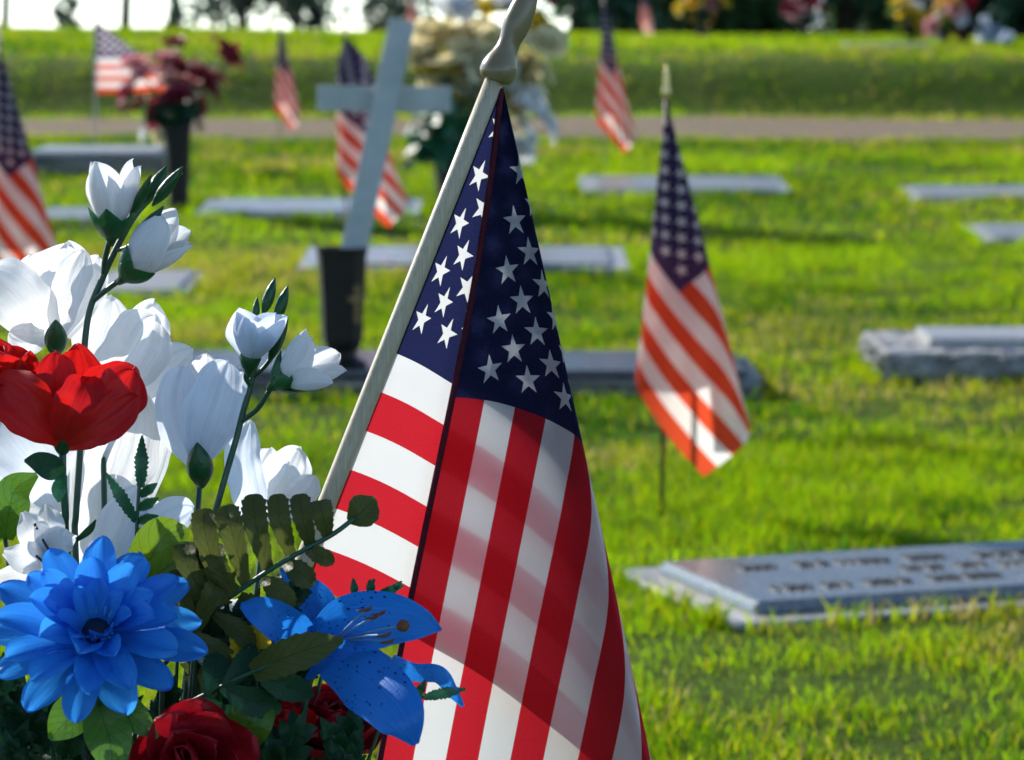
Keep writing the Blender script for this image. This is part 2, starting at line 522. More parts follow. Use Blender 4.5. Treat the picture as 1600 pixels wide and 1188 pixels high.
def petal_mesh(name, L, W, phi0, phi1, cup=.3, prof='round', ruffle=.05, r0=.002, h0=0., power=1., seed=0, nl=10, nw=8, notch=0.):
    """petal in a blossom's frame: axis +Z, the petal leaves along +X"""
    rnd = random.Random(seed)
    ph = [rnd.uniform(0, 6.28) for _ in range(4)]
    vs, fs, uv = [], [], []
    r, h, tp = r0, h0, 0.
    p0, p1 = R(phi0), R(phi1)
    for i in range(nl + 1):
        t = 1 - (1 - i / nl) ** 1.6
        phi = p0 + (p1 - p0) * t ** power
        if i:
            r += math.sin(phi) * L * (t - tp); h += math.cos(phi) * L * (t - tp)
        tp = t
        if prof == 'round':
            w = (.30 + .70 * math.sin(min(1, t / .62) * math.pi / 2)) * math.sqrt(max(0, 1 - max(0, (t - .55) / .45) ** 2.6)) if t < 1 else .0
            w = max(w, .02)
        elif prof == 'point':
            w = math.sin(math.pi * (.12 + .88 * t) ** .85) ** .9 + .02
        elif prof == 'tulip':
            w = (.35 + .65 * math.sin(min(1, t / .5) * math.pi / 2)) * math.sqrt(max(0, 1 - max(0, (t - .42) / .58) ** 2.6)) * (1 - .25 * max(0, t - .5)) + .02
        elif prof == 'strap':
            w = (.45 + .55 * math.sin(min(1, t / .7) * math.pi / 2)) * math.sqrt(max(0, 1 - max(0, (t - .66) / .34) ** 2)) + .015
        w *= W / 2
        n = (-math.cos(phi), math.sin(phi))
        for j in range(nw + 1):
            s = 2 * j / nw - 1
            off = cup * w * s * s
            off += ruffle * W * (abs(s) ** 1.4 * .6 * math.sin(t * 7 + ph[0] + 2.3 * s) + .5 * t * t * math.sin(4.2 * s + ph[1])) * min(1, 2.5 * t)
            lon = -notch * L * (t ** 3) * (1 - abs(s)) if notch else 0
            k = math.sqrt(max(.25, 1 - (cup * .45 * s) ** 2))
            vs.append(((r + n[0] * off + lon * math.sin(phi)), s * w * k, h + n[1] * off + lon * math.cos(phi)))
            uv.append((j / nw, t))
    for i in range(nl):
        for j in range(nw):
            a = i * (nw + 1) + j
            fs.append((a, a + nw + 1, a + nw + 2, a + 1))
    return mesh(name, vs, fs, uv)

def frame(pos, axis, roll=0.):
    q = Vector(axis).to_track_quat('Z', 'Y')
    return Matrix.Translation(pos) @ q.to_matrix().to_4x4() @ Matrix.Rotation(roll, 4, 'Z')

def petals(parent, fr, layers, m, rnd, name='petal', prof='round', variants=4, nl=10, nw=8, skip=None):
    """layers: (n, length, width, phi0, phi1, cup, ruffle, r0, h0, azimuth0)"""
    for li, (n, L, W, p0, p1, cup, ruf, r0, h0, az) in enumerate(layers):
        mv = []
        for k in range(min(variants, n)):
            s = rnd.uniform(.92, 1.08)
            mv.append(petal_mesh(name, L * s, W * rnd.uniform(.92, 1.08), p0 + rnd.uniform(-5, 5), p1 + rnd.uniform(-9, 9), cup * rnd.uniform(.8, 1.2), prof, ruf, r0, h0, 1.2, rnd.randint(0, 9999), nl, nw))
        for k in range(n):
            a = R(az) + 2 * math.pi * (k + rnd.uniform(-.12, .12)) / n
            if skip and skip(li, math.degrees(a) % 360): continue
            mw = fr @ Matrix.Rotation(a, 4, 'Z') @ Matrix.Rotation(rnd.uniform(-.10, .10), 4, 'X')
            link(name, mv[k % len(mv)], m, parent, mw)

def lathe_mesh(name, prof, ns=20, square=False):
    vs, fs = [], []
    for (z, r) in prof:
        for k in range(ns):
            a = 2 * math.pi * (k + (.5 if square else 0)) / ns
            vs.append((r * math.cos(a), r * math.sin(a), z))
    for i in range(len(prof) - 1):
        for k in range(ns):
            fs.append((i * ns + k, i * ns + (k + 1) % ns, (i + 1) * ns + (k + 1) % ns, (i + 1) * ns + k))
    fs.append(tuple(range(ns))[::-1]); fs.append(tuple((len(prof) - 1) * ns + k for k in range(ns)))
    return mesh(name, vs, fs)

def box_mesh(name, sx, sy, sz, bev=.004, z0=0., rough=0., seed=0, cuts=0):
    bm = bmesh.new()
    bmesh.ops.create_cube(bm, size=1)
    for v in bm.verts:
        v.co = Vector((v.co.x * sx, v.co.y * sy, (v.co.z + .5) * sz + z0))
    if bev > 0:
        bmesh.ops.bevel(bm, geom=list(bm.edges), offset=bev, segments=2, affect='EDGES', profile=.6)
    if cuts:
        bmesh.ops.subdivide_edges(bm, edges=list(bm.edges), cuts=cuts, use_grid_fill=True)
    if rough:
        rnd = random.Random(seed)
        for v in bm.verts:
            top = abs(v.co.z - (z0 + sz)) < .004
            k = .15 if top else 1
            a = math.sin(v.co.x * 61 + seed) * math.cos(v.co.z * 73 + v.co.y * 47) * .7 + rnd.uniform(-1, 1) * .6
            v.co += Vector((v.co.x / sx, v.co.y / sy, 0)).normalized() * a * rough * k
            v.co.z += rnd.uniform(-1, 1) * rough * .15
    me = bpy.data.meshes.new(name)
    bm.to_mesh(me); bm.free()
    return me

# value noise for scattering
def vnoise(x, y, cell, seed):
    rg = np.random.RandomState(seed); T = rg.rand(256, 256)
    X, Y = np.asarray(x) / cell, np.asarray(y) / cell
    i, j = np.floor(X).astype(int), np.floor(Y).astype(int)
    f, g = X - i, Y - j; f = f * f * (3 - 2 * f); g = g * g * (3 - 2 * g)
    t = lambda a, b: T[a % 256, b % 256]
    return (t(i, j) * (1 - f) + t(i + 1, j) * f) * (1 - g) + (t(i, j + 1) * (1 - f) + t(i + 1, j + 1) * f) * g

# ================================================================== SETTING
def build_ground():
    xs = np.unique(np.concatenate([np.linspace(-400, -14, 16), np.linspace(-14, 14, 90), np.linspace(14, 400, 16)]))
    ys = np.unique(np.concatenate([np.linspace(-40, 0, 8), np.linspace(0, 15, 70), np.linspace(15, 20, 100), np.linspace(20.2, 32, 60), np.linspace(32, 70, 24), np.linspace(70, 400, 14)]))
    X, Y = np.meshgrid(xs, ys)
    Z = hz(X, Y)
    vs = np.column_stack([X.ravel(), Y.ravel(), Z.ravel()])
    nx, ny = len(xs), len(ys)
    fs = [(j * nx + i, j * nx + i + 1, (j + 1) * nx + i + 1, (j + 1) * nx + i) for j in range(ny - 1) for i in range(nx - 1)]
    o = link('ground', mesh('ground', vs, fs), 'ground')
    o['kind'] = 'structure'; o['label'] = 'grassy cemetery ground rising to a low bank'
    # gravel road
    xs = np.linspace(-40, 40, 160); ys = np.linspace(14.0, 16.6, 18)
    X, Y = np.meshgrid(xs, ys)
    Y = Y + (.05 * np.sin(X * 2.1) + .06 * np.sin(X * 5.3 + 1) + .04 * np.sin(X * 11.7)) * (np.abs(Y - 15.4) / .9)
    Z = hz(X, Y) + .006
    nx, ny = len(xs), len(ys)
    fs = [(j * nx + i, j * nx + i + 1, (j + 1) * nx + i + 1, (j + 1) * nx + i) for j in range(ny - 1) for i in range(nx - 1)]
    o = link('gravel_road', mesh('gravel_road', np.column_stack([X.ravel(), Y.ravel(), Z.ravel()]), fs), 'road')
    o['kind'] = 'structure'; o['label'] = 'narrow brown gravel road below the bank'
build_ground()

FOOT = []   # marker footprints kept free of grass: centre, half sizes, angle
def marker(label, px0, px1, py_front, depth, height, rot=0., kind='flat', name='grave_marker', plate=True, xoff=0., mats=('granite_grey', 'granite_top'), words=None, ph=.03, inset=.03, drop=.03):
    """a flat grave marker; px0, px1: its front edge's ends, py_front: foot of the front edge"""
    a = G(px0, py_front); b_ = G(px1, py_front - math.tan(R(rot)) * 0)
    w = abs(b_.x - a.x)
    if rot:
        w = w / max(.5, math.cos(R(rot)))
    c = (a + b_) / 2
    ang = R(rot)
    ctr = Vector((c.x, c.y, 0)) + Matrix.Rotation(ang, 3, 'Z') @ Vector((xoff, depth / 2, 0))
    if ctr.y > 7 and kind == 'flat' and mats[0] != 'granite_dark':
        height *= .55; ph *= .6
    gz = H(ctr.x, ctr.y)
    slope = math.atan2(H(ctr.x, ctr.y + .2) - H(ctr.x, ctr.y - .2), .4)
    root = thing(name, label, 'grave marker', (ctr.x, ctr.y, gz))
    mw = Matrix.Translation((ctr.x, ctr.y, gz)) @ Matrix.Rotation(ang, 4, 'Z') @ Matrix.Rotation(slope, 4, 'X')
    if kind == 'rough':
        me = box_mesh('base', w, depth, height + drop, .008, -drop, .022, 3, 22)
        link('base', me, 'granite_rough', root, mw)
    else:
        link('base', box_mesh('base', w, depth, height + drop, .006, -drop, .0025, 5, 5), mats[0], root, mw)
    if plate:
        pl = link('plaque', box_mesh('plaque', w - 2 * inset, depth - 2 * inset, ph, .007, height), mats[1], root, mw)
        rnd = random.Random(int(px0))
        if words:
            for (fx, fy, n) in words:
                vs, fs = [], []
                x = 0
                for k in range(n):
                    cw = rnd.uniform(.008, .014); chh = .021 * rnd.choice((1, 1, .95, 1.05))
                    strokes = [(0, 0, .004, chh)]
                    if rnd.random() < .7: strokes.append((cw - .004, 0, .004, chh * rnd.choice((1, .55))))
                    if rnd.random() < .7: strokes.append((.0042, chh - .0045, cw - .0084, .004))
                    if rnd.random() < .5: strokes.append((.0042, chh * .45, cw - .0084, .004))
                    for (sx, sy, sw, sh) in strokes:
                        if sw <= 0: continue
                        o = len(vs)
                        X0, X1, Y0, Y1 = x + sx, x + sx + sw, sy, sy + sh
                        for zz in (-.001, .006):
                            vs += [(X0, Y0, zz), (X1, Y0, zz), (X1, Y1, zz), (X0, Y1, zz)]
                        fs += [(o, o + 3, o + 2, o + 1), (o + 4, o + 5, o + 6, o + 7)] + [(o + i, o + (i + 1) % 4, o + 4 + (i + 1) % 4, o + 4 + i) for i in range(4)]
                    x += cw + .005
                me = mesh('lettering', vs, fs, None, False)
                lw = mw @ Matrix.Translation((-(w / 2 - inset) + fx * (w - 2 * inset), -(depth / 2 - inset) + fy * (depth - 2 * inset), height + ph))
                link('lettering', me, 'letter', pl, lw)
    FOOT.append((ctr.x, ctr.y, w / 2, depth / 2, ang))
    return root, mw, height + (ph if plate else 0)

WORDS = [(.08, .66, 4), (.16, .66, 3), (.22, .66, 5), (.32, .66, 4), (.42, .64, 6), (.53, .66, 5), (.63, .66, 6), (.75, .66, 7),
         (.28, .44, 4), (.36, .44, 3), (.42, .42, 6), (.54, .44, 5), (.64, .42, 6), (.77, .42, 4),
         (.06, .20, 4), (.13, .20, 3), (.19, .20, 4), (.28, .20, 6), (.42, .20, 5), (.53, .20, 4), (.62, .18, 5), (.72, .20, 6), (.86, .2, 4)]
def near_marker():
    # the marker beside the front flag is turned: built from its front left corner
    root_ang = R(19)
    c0 = G(1148, 985)
    w, dp = 1.10, .42
    ctr = c0 + Matrix.Rotation(root_ang, 3, 'Z') @ Vector((w / 2, dp / 2, 0))
    gz = H(ctr.x, ctr.y)
    root = thing('grave_marker', 'flat dark marker with raised lettering nearest the front flag at right', 'grave marker', (ctr.x, ctr.y, gz))
    mw = Matrix.Translation((ctr.x, ctr.y, gz)) @ Matrix.Rotation(root_ang, 4, 'Z')
    link('base', box_mesh('base', w, dp, .037, .004, -.03, .002, 5, 6), 'granite_grey', root, mw)
    pw, pd, ph = w - .09, dp - .09, .0155
    # plaque with a wide chamfer
    bm = bmesh.new(); bmesh.ops.create_cube(bm, size=1)
    for v in bm.verts:
        top = v.co.z > 0
        k = .006 if top else 0
        v.co = Vector((math.copysign(pw / 2 - k, v.co.x), math.copysign(pd / 2 - k, v.co.y), .0075 + (ph if top else 0)))
    bmesh.ops.bevel(bm, geom=list(bm.edges), offset=.004, segments=2, affect='EDGES')
    me = bpy.data.meshes.new('plaque'); bm.to_mesh(me); bm.free()
    pl = link('plaque', me, 'bronze_plate', root, mw)
    rnd = random.Random(4)
    for (fx, fy, n) in WORDS:
        vs, fs, x = [], [], 0
        for k in range(n):
            cw = rnd.uniform(.009, .013); chh = .027
            strokes = [(0, 0, .0042, chh)]
            if rnd.random() < .75: strokes.append((cw - .0042, 0, .0042, chh * rnd.choice((1, .55))))
            if rnd.random() < .7: strokes.append((.0043, chh - .005, cw - .0086, .005))
            if rnd.random() < .5: strokes.append((.0043, chh * .42, cw - .0086, .005))
            for (sx, sy, sw, sh) in strokes:
                if sw <= 0: continue
                o = len(vs); X0, X1, Y0, Y1 = x + sx, x + sx + sw, sy, sy + sh
                for zz in (-.001, .004):
                    vs += [(X0, Y0, zz), (X1, Y0, zz), (X1, Y1, zz), (X0, Y1, zz)]
                fs += [(o, o + 3, o + 2, o + 1), (o + 4, o + 5, o + 6, o + 7)] + [(o + i, o + (i + 1) % 4, o + 4 + (i + 1) % 4, o + 4 + i) for i in range(4)]
            x += cw + .0045
        lw = mw @ Matrix.Translation((-pw / 2 + fx * pw, -pd / 2 + fy * pd, .0075 + ph))
        link('lettering', mesh('lettering', vs, fs, None, False), 'letter', pl, lw)
    FOOT.append((ctr.x, ctr.y, w / 2, dp / 2, root_ang))
near_marker()

cross_marker, cross_mw, cross_top = marker('long dark granite marker under the vase holding the cross', 240, 1192, 624, .42, .040, 0, mats=('granite_dark', 'granite_dark'), ph=.016)
marker('pale flat marker behind the cross and its vase', 462, 985, 428, .55, .028, 0, mats=('granite_grey', 'granite_top'), ph=.014, inset=.05)
marker('flat marker in the grass right of the burgundy flowers', 300, 655, 341, .55, .016, 0, ph=.012, inset=.04)
marker('flat pale marker behind the mid-right flag, below the gravel road', 908, 1240, 306, .62, .022, 0, ph=.012, inset=.05)
marker('flat marker at the right edge, farthest up the slope', 1425, 1690, 314, .45, .010, 0, ph=.010)
marker('small flat marker at the right edge, above the rough granite one', 1538, 1760, 383, .5, .022, 0, ph=.014)
marker('dark fronted marker by the black vase, left of it', 30, 258, 276, .5, .075, 0, mats=('granite_dark', 'granite_grey'), ph=.02)
marker('flat marker behind the upper white rosebuds', 120, 292, 464, .55, .016, 0, ph=.012, mats=('granite_grey', 'granite_grey'))
marker('pale flat marker left of the black vase foot', 40, 205, 352, .4, .02, 0, ph=.015)
marker('raised rough hewn granite marker at the right edge', 1384, 1800, 600, .42, .062, 0, kind='rough', inset=.10, mats=('granite_rough', 'granite_grey'), ph=.022)
marker('pale flat stone on top of the bank at right', 1340, 1440, 76, .5, .06, 0, plate=False)

# ------------------------------------------------------------------ grass
def inside_foot(x, y):
    k = np.zeros(len(x), bool)
    for (cx, cy, hw, hd, a) in FOOT:
        dx, dy = x - cx, y - cy
        u = dx * math.cos(a) + dy * math.sin(a); v = -dx * math.sin(a) + dy * math.cos(a)
        k |= (np.abs(u) < hw + .004) & (np.abs(v) < hd + .004)
    return k

def build_grass():
    rg = np.random.RandomState(7)
    zones = [(2.3, 5.4, 26000, .021, .0020), (5.4, 9.2, 9500, .025, .0031), (9.2, 14.15, 3400, .028, .0052), (16.35, 30, 1100, .034, .0095)]
    BX, BY, BH, BW = [], [], [], []
    for (y0, y1, den, hh, ww) in zones:
        n = int(den * (y1 - y0) * ((y0 + y1) / 2 / 3 + 1.3))
        y = rg.uniform(y0, y1, int(n * 1.0)); hw = (y / 6 + .65)
        keep = rg.rand(len(y)) < hw / hw.max(); y = y[keep]; hw = hw[keep]
        x = rg.uniform(-1, 1, len(y)) * hw
        d = vnoise(x, y, .055, 8) * .30 + vnoise(x, y, .13, 1) * .40 + vnoise(x, y, .45, 2) * .30
        k = rg.rand(len(y)) < np.clip((d - .22) * 2.6, .16, 1)
        x, y, d = x[k], y[k], d[k]
        k = ~inside_foot(x, y)
        if y0 > 9 and y0 < 12:
            k &= True
        x, y, d = x[k], y[k], d[k]
        BX.append(x); BY.append(y)
        hh = np.where((y > 16.75) & (y < 17.6), .016, hh)
        BH.append(hh * (.25 + 1.3 * d) * rg.uniform(.5, 1.5, len(x))); BW.append(ww * rg.uniform(.7, 1.3, len(x)))
    # fringe of taller blades round the markers
    for (cx, cy, hw, hd, a) in FOOT:
        if cy > 17: continue
        n = int(2200 * (hw + hd) * (1 if cy < 6 else .6))
        side = rg.randint(0, 4, n); t = rg.uniform(-1, 1, n); o = rg.uniform(.004, .035, n)
        u = np.where(side == 0, -hw - o, np.where(side == 1, hw + o, t * hw)); v = np.where(side == 2, -hd - o, np.where(side == 3, hd + o, t * hd))
        x = cx + u * math.cos(a) - v * math.sin(a); y = cy + u * math.sin(a) + v * math.cos(a)
        k = (vnoise(x, y, .07, 9) > .42)
        x, y = x[k], y[k]
        BX.append(x); BY.append(y); BH.append(rg.uniform(.018, .045, len(x))); BW.append(.0024 * np.ones(len(x)) * (1 + cy / 8))
    x, y, h, w = map(np.concatenate, (BX, BY, BH, BW))
    n = len(x)
    z = hz(x, y) - .003
    an = rg.uniform(0, 2 * np.pi, n); lean = rg.uniform(.15, 1.05, n) * h; la = rg.uniform(0, 2 * np.pi, n)
    sx, sy = np.cos(an) * w / 2, np.sin(an) * w / 2
    lx, ly = np.cos(la) * lean, np.sin(la) * lean
    V = np.empty((n, 5, 3), np.float32)
    V[:, 0] = np.stack([x - sx, y - sy, z], 1); V[:, 1] = np.stack([x + sx, y + sy, z], 1)
    mx, my, mz = x + lx * .35, y + ly * .35, z + h * .62
    V[:, 2] = np.stack([mx + sx * .8, my + sy * .8, mz], 1); V[:, 3] = np.stack([mx - sx * .8, my - sy * .8, mz], 1)
    V[:, 4] = np.stack([x + lx, y + ly, z + h], 1)
    # colours
    big = vnoise(x, y, .8, 3) * .45 + vnoise(x, y, .22, 4) * .35 + vnoise(x, y, .07, 14) * .2
    dry = np.clip((vnoise(x, y * 1.6, .75, 5) * .62 + vnoise(x, y, .16, 6) * .38 - .50) * 4.5, 0, 1)
    fresh = np.array([.270, .460, .002]); deep = np.array([.042, .150, .002]); yel = np.array([.42, .46, .005]); tan = np.array([.40, .31, .11])
    r = rg.rand(n)
    c = deep + (fresh - deep) * np.clip(big * 3.0 - .95 + rg.normal(0, .16, n), 0, 1)[:, None]
    c = np.where((r < .20 + .55 * dry)[:, None], yel * rg.uniform(.75, 1.05, n)[:, None], c)
    c = np.where((rg.rand(n) < .008 + .34 * dry ** 1.5)[:, None], tan * rg.uniform(.7, 1.2, n)[:, None], c)
    c = c * rg.uniform(.75, 1.25, n)[:, None]
    C = np.ones((n, 5, 4), np.float32); C[:, :, :3] = c[:, None, :]
    me = bpy.data.meshes.new('grass')
    me.vertices.add(n * 5); me.vertices.foreach_set('co', V.ravel())
    base = (np.arange(n) * 5)[:, None]
    lp = np.concatenate([base + np.array([0, 1, 2, 3]), base + np.array([3, 2, 4])], 1).ravel()
    me.loops.add(len(lp)); me.loops.foreach_set('vertex_index', lp.astype(np.int32))
    me.polygons.add(2 * n)
    ls = (np.arange(n) * 7)[:, None] + np.array([0, 4])
    me.polygons.foreach_set('loop_start', ls.ravel().astype(np.int32))
    me.update(calc_edges=True)
    at_ = me.color_attributes.new('Col', 'FLOAT_COLOR', 'POINT')
    at_.data.foreach_set('color', C.ravel())
    o = link('grass', me, 'grass')
    o['kind'] = 'stuff'; o['label'] = 'short green turf with dry patches'; o['category'] = 'grass'
    print('grass blades', n)
build_grass()

# ------------------------------------------------------------------ trees
def tree(label, px, d, height, crown_r, crown_lo, nleaf, leaf, colr, kind='broad', seed=0, trunk_r=.14, group='trees beyond the bank', name='tree'):
    rnd = np.random.RandomState(seed)
    p = at(px, 60, d); x, y = p.x, p.y
    z = H(x, y)
    root = thing(name, label, 'tree' if kind != 'shrub' else 'shrub', (x, y, z), group)
    B = Vector((x, y, z))
    tops = []
    if kind in ('broad',):
        tube('trunk', [B + Vector((0, 0, -.1)), B + Vector((.05, 0, height * .2)), B + Vector((-.05, .05, height * .42)), B + Vector((0, 0, height * .8))], [trunk_r * 1.3, trunk_r, trunk_r * .75, trunk_r * .2], 'bark', root, 9, 10)
        for k in range(7):
            a = rnd.uniform(0, 6.28); hh = height * rnd.uniform(.25, .6); rr = crown_r * rnd.uniform(.5, .85)
            e = B + Vector((math.cos(a) * rr, math.sin(a) * rr, hh + height * .2))
            s = B + Vector((0, 0, hh))
            tube('limb', [s, (s + e) / 2 + Vector((0, 0, -.1)), e], [trunk_r * .5, trunk_r * .3, trunk_r * .08], 'bark', root, 6, 6)
            tops.append(e)
    else:
        tube('trunk', [B + Vector((0, 0, -.1)), B + Vector((0, 0, height * .92))], [trunk_r, trunk_r * .15], 'bark', root, 8)
    nc = 46
    V, Fc, C = [], [], []
    cl = []
    for k in range(nc):
        if kind == 'cone':
            t = rnd.uniform(0, 1) ** 1.4; zz = height * (crown_lo + (1 - crown_lo) * t); rr = crown_r * (1 - t) * rnd.uniform(.45, 1.0)
        else:
            u = rnd.uniform(-1, 1); zz = height * (crown_lo + (1 - crown_lo) * (u * .5 + .5)); rr = crown_r * math.sqrt(max(0, 1 - u * u)) * rnd.uniform(.35, 1.0) + .05
            if kind == 'broad' and u < -.2: rr = crown_r * rnd.uniform(.3, 1.0)
        a = rnd.uniform(0, 6.28)
        cl.append((x + math.cos(a) * rr, y + math.sin(a) * rr, z + zz, rnd.uniform(.6, 1.4)))
    cl = np.array(cl)
    idx = rnd.randint(0, nc, nleaf)
    sg = crown_r * (.16 if kind != 'cone' else .10)
    P = cl[idx, :3] + rnd.normal(0, 1, (nleaf, 3)) * sg
    t1 = rnd.normal(0, 1, (nleaf, 3)); t1 /= np.linalg.norm(t1, axis=1)[:, None]
    t2 = np.cross(t1, rnd.normal(0, 1, (nleaf, 3))); t2 /= np.linalg.norm(t2, axis=1)[:, None]
    s = leaf * rnd.uniform(.6, 1.4, nleaf)[:, None]
    Q = np.stack([P - t1 * s, P + t2 * s * .45, P + t1 * s, P - t2 * s * .45], 1).reshape(-1, 3)
    fc = [tuple(range(4 * i, 4 * i + 4)) for i in range(nleaf)]
    cc = np.array(colr)[None] * cl[idx, 3][:, None] * rnd.uniform(.7, 1.3, nleaf)[:, None]
    me = mesh('crown', Q, fc, None, False)
    CA = np.ones((nleaf, 4, 4), np.float32); CA[:, :, :3] = cc[:, None]
    at_ = me.color_attributes.new('Col', 'FLOAT_COLOR', 'POINT'); at_.data.foreach_set('color', CA.ravel())
    world_part('crown', me, 'foliage', root)
    return root

DG = (.040, .095, .050); MG = (.055, .12, .042); YG = (.06, .11, .022); GG = (.085, .12, .09)
tree('thin trunked tree at the far left edge of the skyline', 6, 38, 6.5, 1.9, .36, 2600, .13, MG, 'broad', 1, .05)
tree('small dark round shrub on the skyline left of the dark trunked tree', 107, 46, .86, .16, .35, 600, .05, DG, 'shrub', 2, .03, None, 'shrub')
tree('dark trunked tree on the skyline above the leftmost small flag', 193, 40, 6.0, 1.3, .17, 3000, .12, (.06, .04, .035), 'broad', 3, .065)
tree('small dark conical conifer on the skyline', 275, 46, .86, .26, .1, 1300, .05, DG, 'cone', 4, .03)
tree('pale leaved spreading tree on the skyline right of the small conifer', 375, 44, 6.0, 1.3, .10, 3600, .11, GG, 'broad', 5, .07)
tree('grey green tree on the skyline above the narrow distant flag', 462, 50, 6.4, 1.5, .09, 3600, .12, GG, 'broad', 6, .07)
tree('low dark shrub on the skyline behind the top of the cross', 603, 48, .95, .42, .2, 1100, .06, DG, 'shrub', 7, .03, None, 'shrub')
tree('tree on the skyline behind the cream bouquet', 700, 46, 6.5, 1.6, .12, 3000, .12, GG, 'broad', 8, .08)
rr = random.Random(5)
i = 0
for px, d, hgt, cr, lo, c in [(905, 44, 7, 1.3, .15, DG), (985, 40, 6.5, 1.2, .08, DG), (1065, 47, 8, 2.0, .03, DG), (1150, 42, 7, 1.6, .05, MG), (1235, 46, 8, 2.0, .03, GG),
                              (1320, 42, 7, 1.7, .02, DG), (1405, 47, 8, 2.2, .02, MG), (1490, 42, 7, 1.8, .02, DG), (1580, 44, 8, 2.0, .02, (.018, .045, .016)), (1660, 42, 7, 2.0, .02, DG), (1105, 56, 9, 3, .02, DG), (1350, 58, 9, 3.2, .02, DG), (1530, 56, 9, 3.2, .02, DG), (950, 60, 9, 2.4, .1, DG)]:
    i += 1
    lab = ['dark tree beyond the bank, left end of the dark row by the cream bouquet', 'dark tree beyond the bank, behind the road flag', 'dark tree beyond the bank, left of the orange flowers',
           'dark tree beyond the bank, right of the orange flowers', 'greyish tree beyond the bank, behind the dark red flowers', 'dark tree beyond the bank, above the pale flat stone',
           'dark tree beyond the bank, behind the pale yellow flowers', 'dark tree beyond the bank, behind the pink and white flowers', 'darkest tree beyond the bank, at the right edge', 'dark tree at the very right end of the dark row'][i - 1] if i <= 10 else 'dark tree filling the gaps behind the row beyond the bank'
    tree(lab, px, d, hgt, cr, lo, 4200, .16, c, 'dense', 30 + i, .16, 'dark tree row beyond the bank')

# ================================================================== FLAGS
HO, FLY = .3048, .4572
def cloth_mesh(apex, ctrl, right, upv, toward, scale=1., canton=.76, nth=150, nr=46, wave=.0, rho0=.004, seed=0, uoff=0., bell=0., topshift=0.):
    """a flag hanging from its top hoist corner: polar sheet, theta 0 = hoist, 90 = top edge"""
    c = np.array(ctrl, float)
    th = np.unique(np.concatenate([np.linspace(0, 90, nth), [math.degrees(math.atan2(FLY, HO))]]))
    AB = hermite(c[:, 0], c[:, 1:3], th)
    vs, fs, uv = [], [], []
    rnd = random.Random(seed); ph = [rnd.uniform(0, 6.28) for _ in range(3)]
    for i, t in enumerate(th):
        s, k = math.sin(R(t)), math.cos(R(t))
        rmax = min(FLY / s if s > 1e-6 else 9, HO / k if k > 1e-6 else 9)
        a, b_ = R(AB[i, 0]), R(AB[i, 1])
        d = (-upv + right * math.tan(a) + toward * math.tan(b_)).normalized()
        for j in range(nr):
            f = j / (nr - 1)
            rho = rho0 + (rmax - rho0) * f
            if topshift:
                k_ = max(0, (t - 55) / 35)
                ae = a + R(topshift) * k_ * math.exp(-(rho / .16) ** 1.5)
                d = (-upv + right * math.tan(ae) + toward * math.tan(b_)).normalized()
            if bell:
                ae = a + bell * (a - R(4)) * math.exp(-(rho / .17) ** 2)
                d = (-upv + right * math.tan(ae) + toward * math.tan(b_)).normalized()
            p = apex + d * rho * scale
            if wave:
                g = rho / .5
                p = p + toward * (wave * scale * g * math.sin(8 * g + t * .09 + ph[0])) + right * (wave * .7 * scale * g * g * math.sin(5 * g + t * .05 + ph[1]))
            vs.append(p); uv.append(((rho * s + uoff * (1 - t / 90)) / (canton * HO), rho * k / HO))
    n = len(th)
    for i in range(n - 1):
        for j in range(nr - 1):
            fs.append((i * nr + j, i * nr + j + 1, (i + 1) * nr + j + 1, (i + 1) * nr + j))
    return mesh('cloth', vs, fs, uv), th, vs, nr

def edge_tube(parent, pts, r, m='hem', name='hem'):
    return tube(name, pts, [r] * len(pts), m, parent, 6)

# ---- the front flag
def front_flag():
    D0 = 1.73
    apex = at(784, 128, D0)
    top = at(778, 112, D0)
    lean = R(21.6)
    upv = UP.copy(); right = RT.copy(); tow = -FW
    pd = (-upv * math.cos(lean) - right * math.sin(lean)).normalized()
    # reach the ground
    t = .2
    while True:
        q = top + pd * t
        if q.z < H(q.x, q.y) - .05: break
        t += .005
    base = top + pd * t
    root = thing('flag', 'large sharp stars and stripes flag on leaning cream pole in front', 'flag', (base.x, base.y, H(base.x, base.y)))
    tube('pole', [top + pd * (t * k / 10) for k in range(11)], [.0053] * 11, 'wood', root, 16)
    prof = [(0, .0058), (.001, .0088), (.004, .0102), (.008, .0104), (.012, .0094), (.016, .0076), (.020, .0064), (.0245, .0062), (.030, .0072), (.036, .0080), (.044, .0074), (.054, .0056), (.064, .0030), (.070, .0008)]
    fr = frame(top - pd * -.006, -pd)
    link('finial', lathe_mesh('finial', prof, 24), 'finial', root, fr)
    ctrl = [(0, -21.3, 0), (10, -16.2, -6), (20, -10.6, -11.5), (30, -2, -14.2), (41, 7, -12.6), (50, 11.6, -9), (57, 12.6, -5.6), (62, 11.7, -4.8), (67, 8.4, -9.0), (73, 3.6, -11.4), (81, -2.9, -12.4), (90, -10.4, -10.4)]
    me, th, vs, nr = cloth_mesh(apex, ctrl, right, upv, tow, 1.0, .60, 190, 70, .0022, .004, 3, .0055, 0., 4.6)
    cl = world_part('cloth', me, 'flag', root)
    # stitched top edge hem
    n = len(th)
    edge = [vs[(n - 1) * nr + j] + tow * .0012 for j in range(0, nr, 3)] + [vs[n * nr - 1] + tow * .0012]
    h = edge_tube(cl, edge, .0019)
    # sleeve along the pole
    edge = [vs[j] + tow * .0 for j in range(0, nr, 3)] + [vs[nr - 1]]
    return root
front_flag()

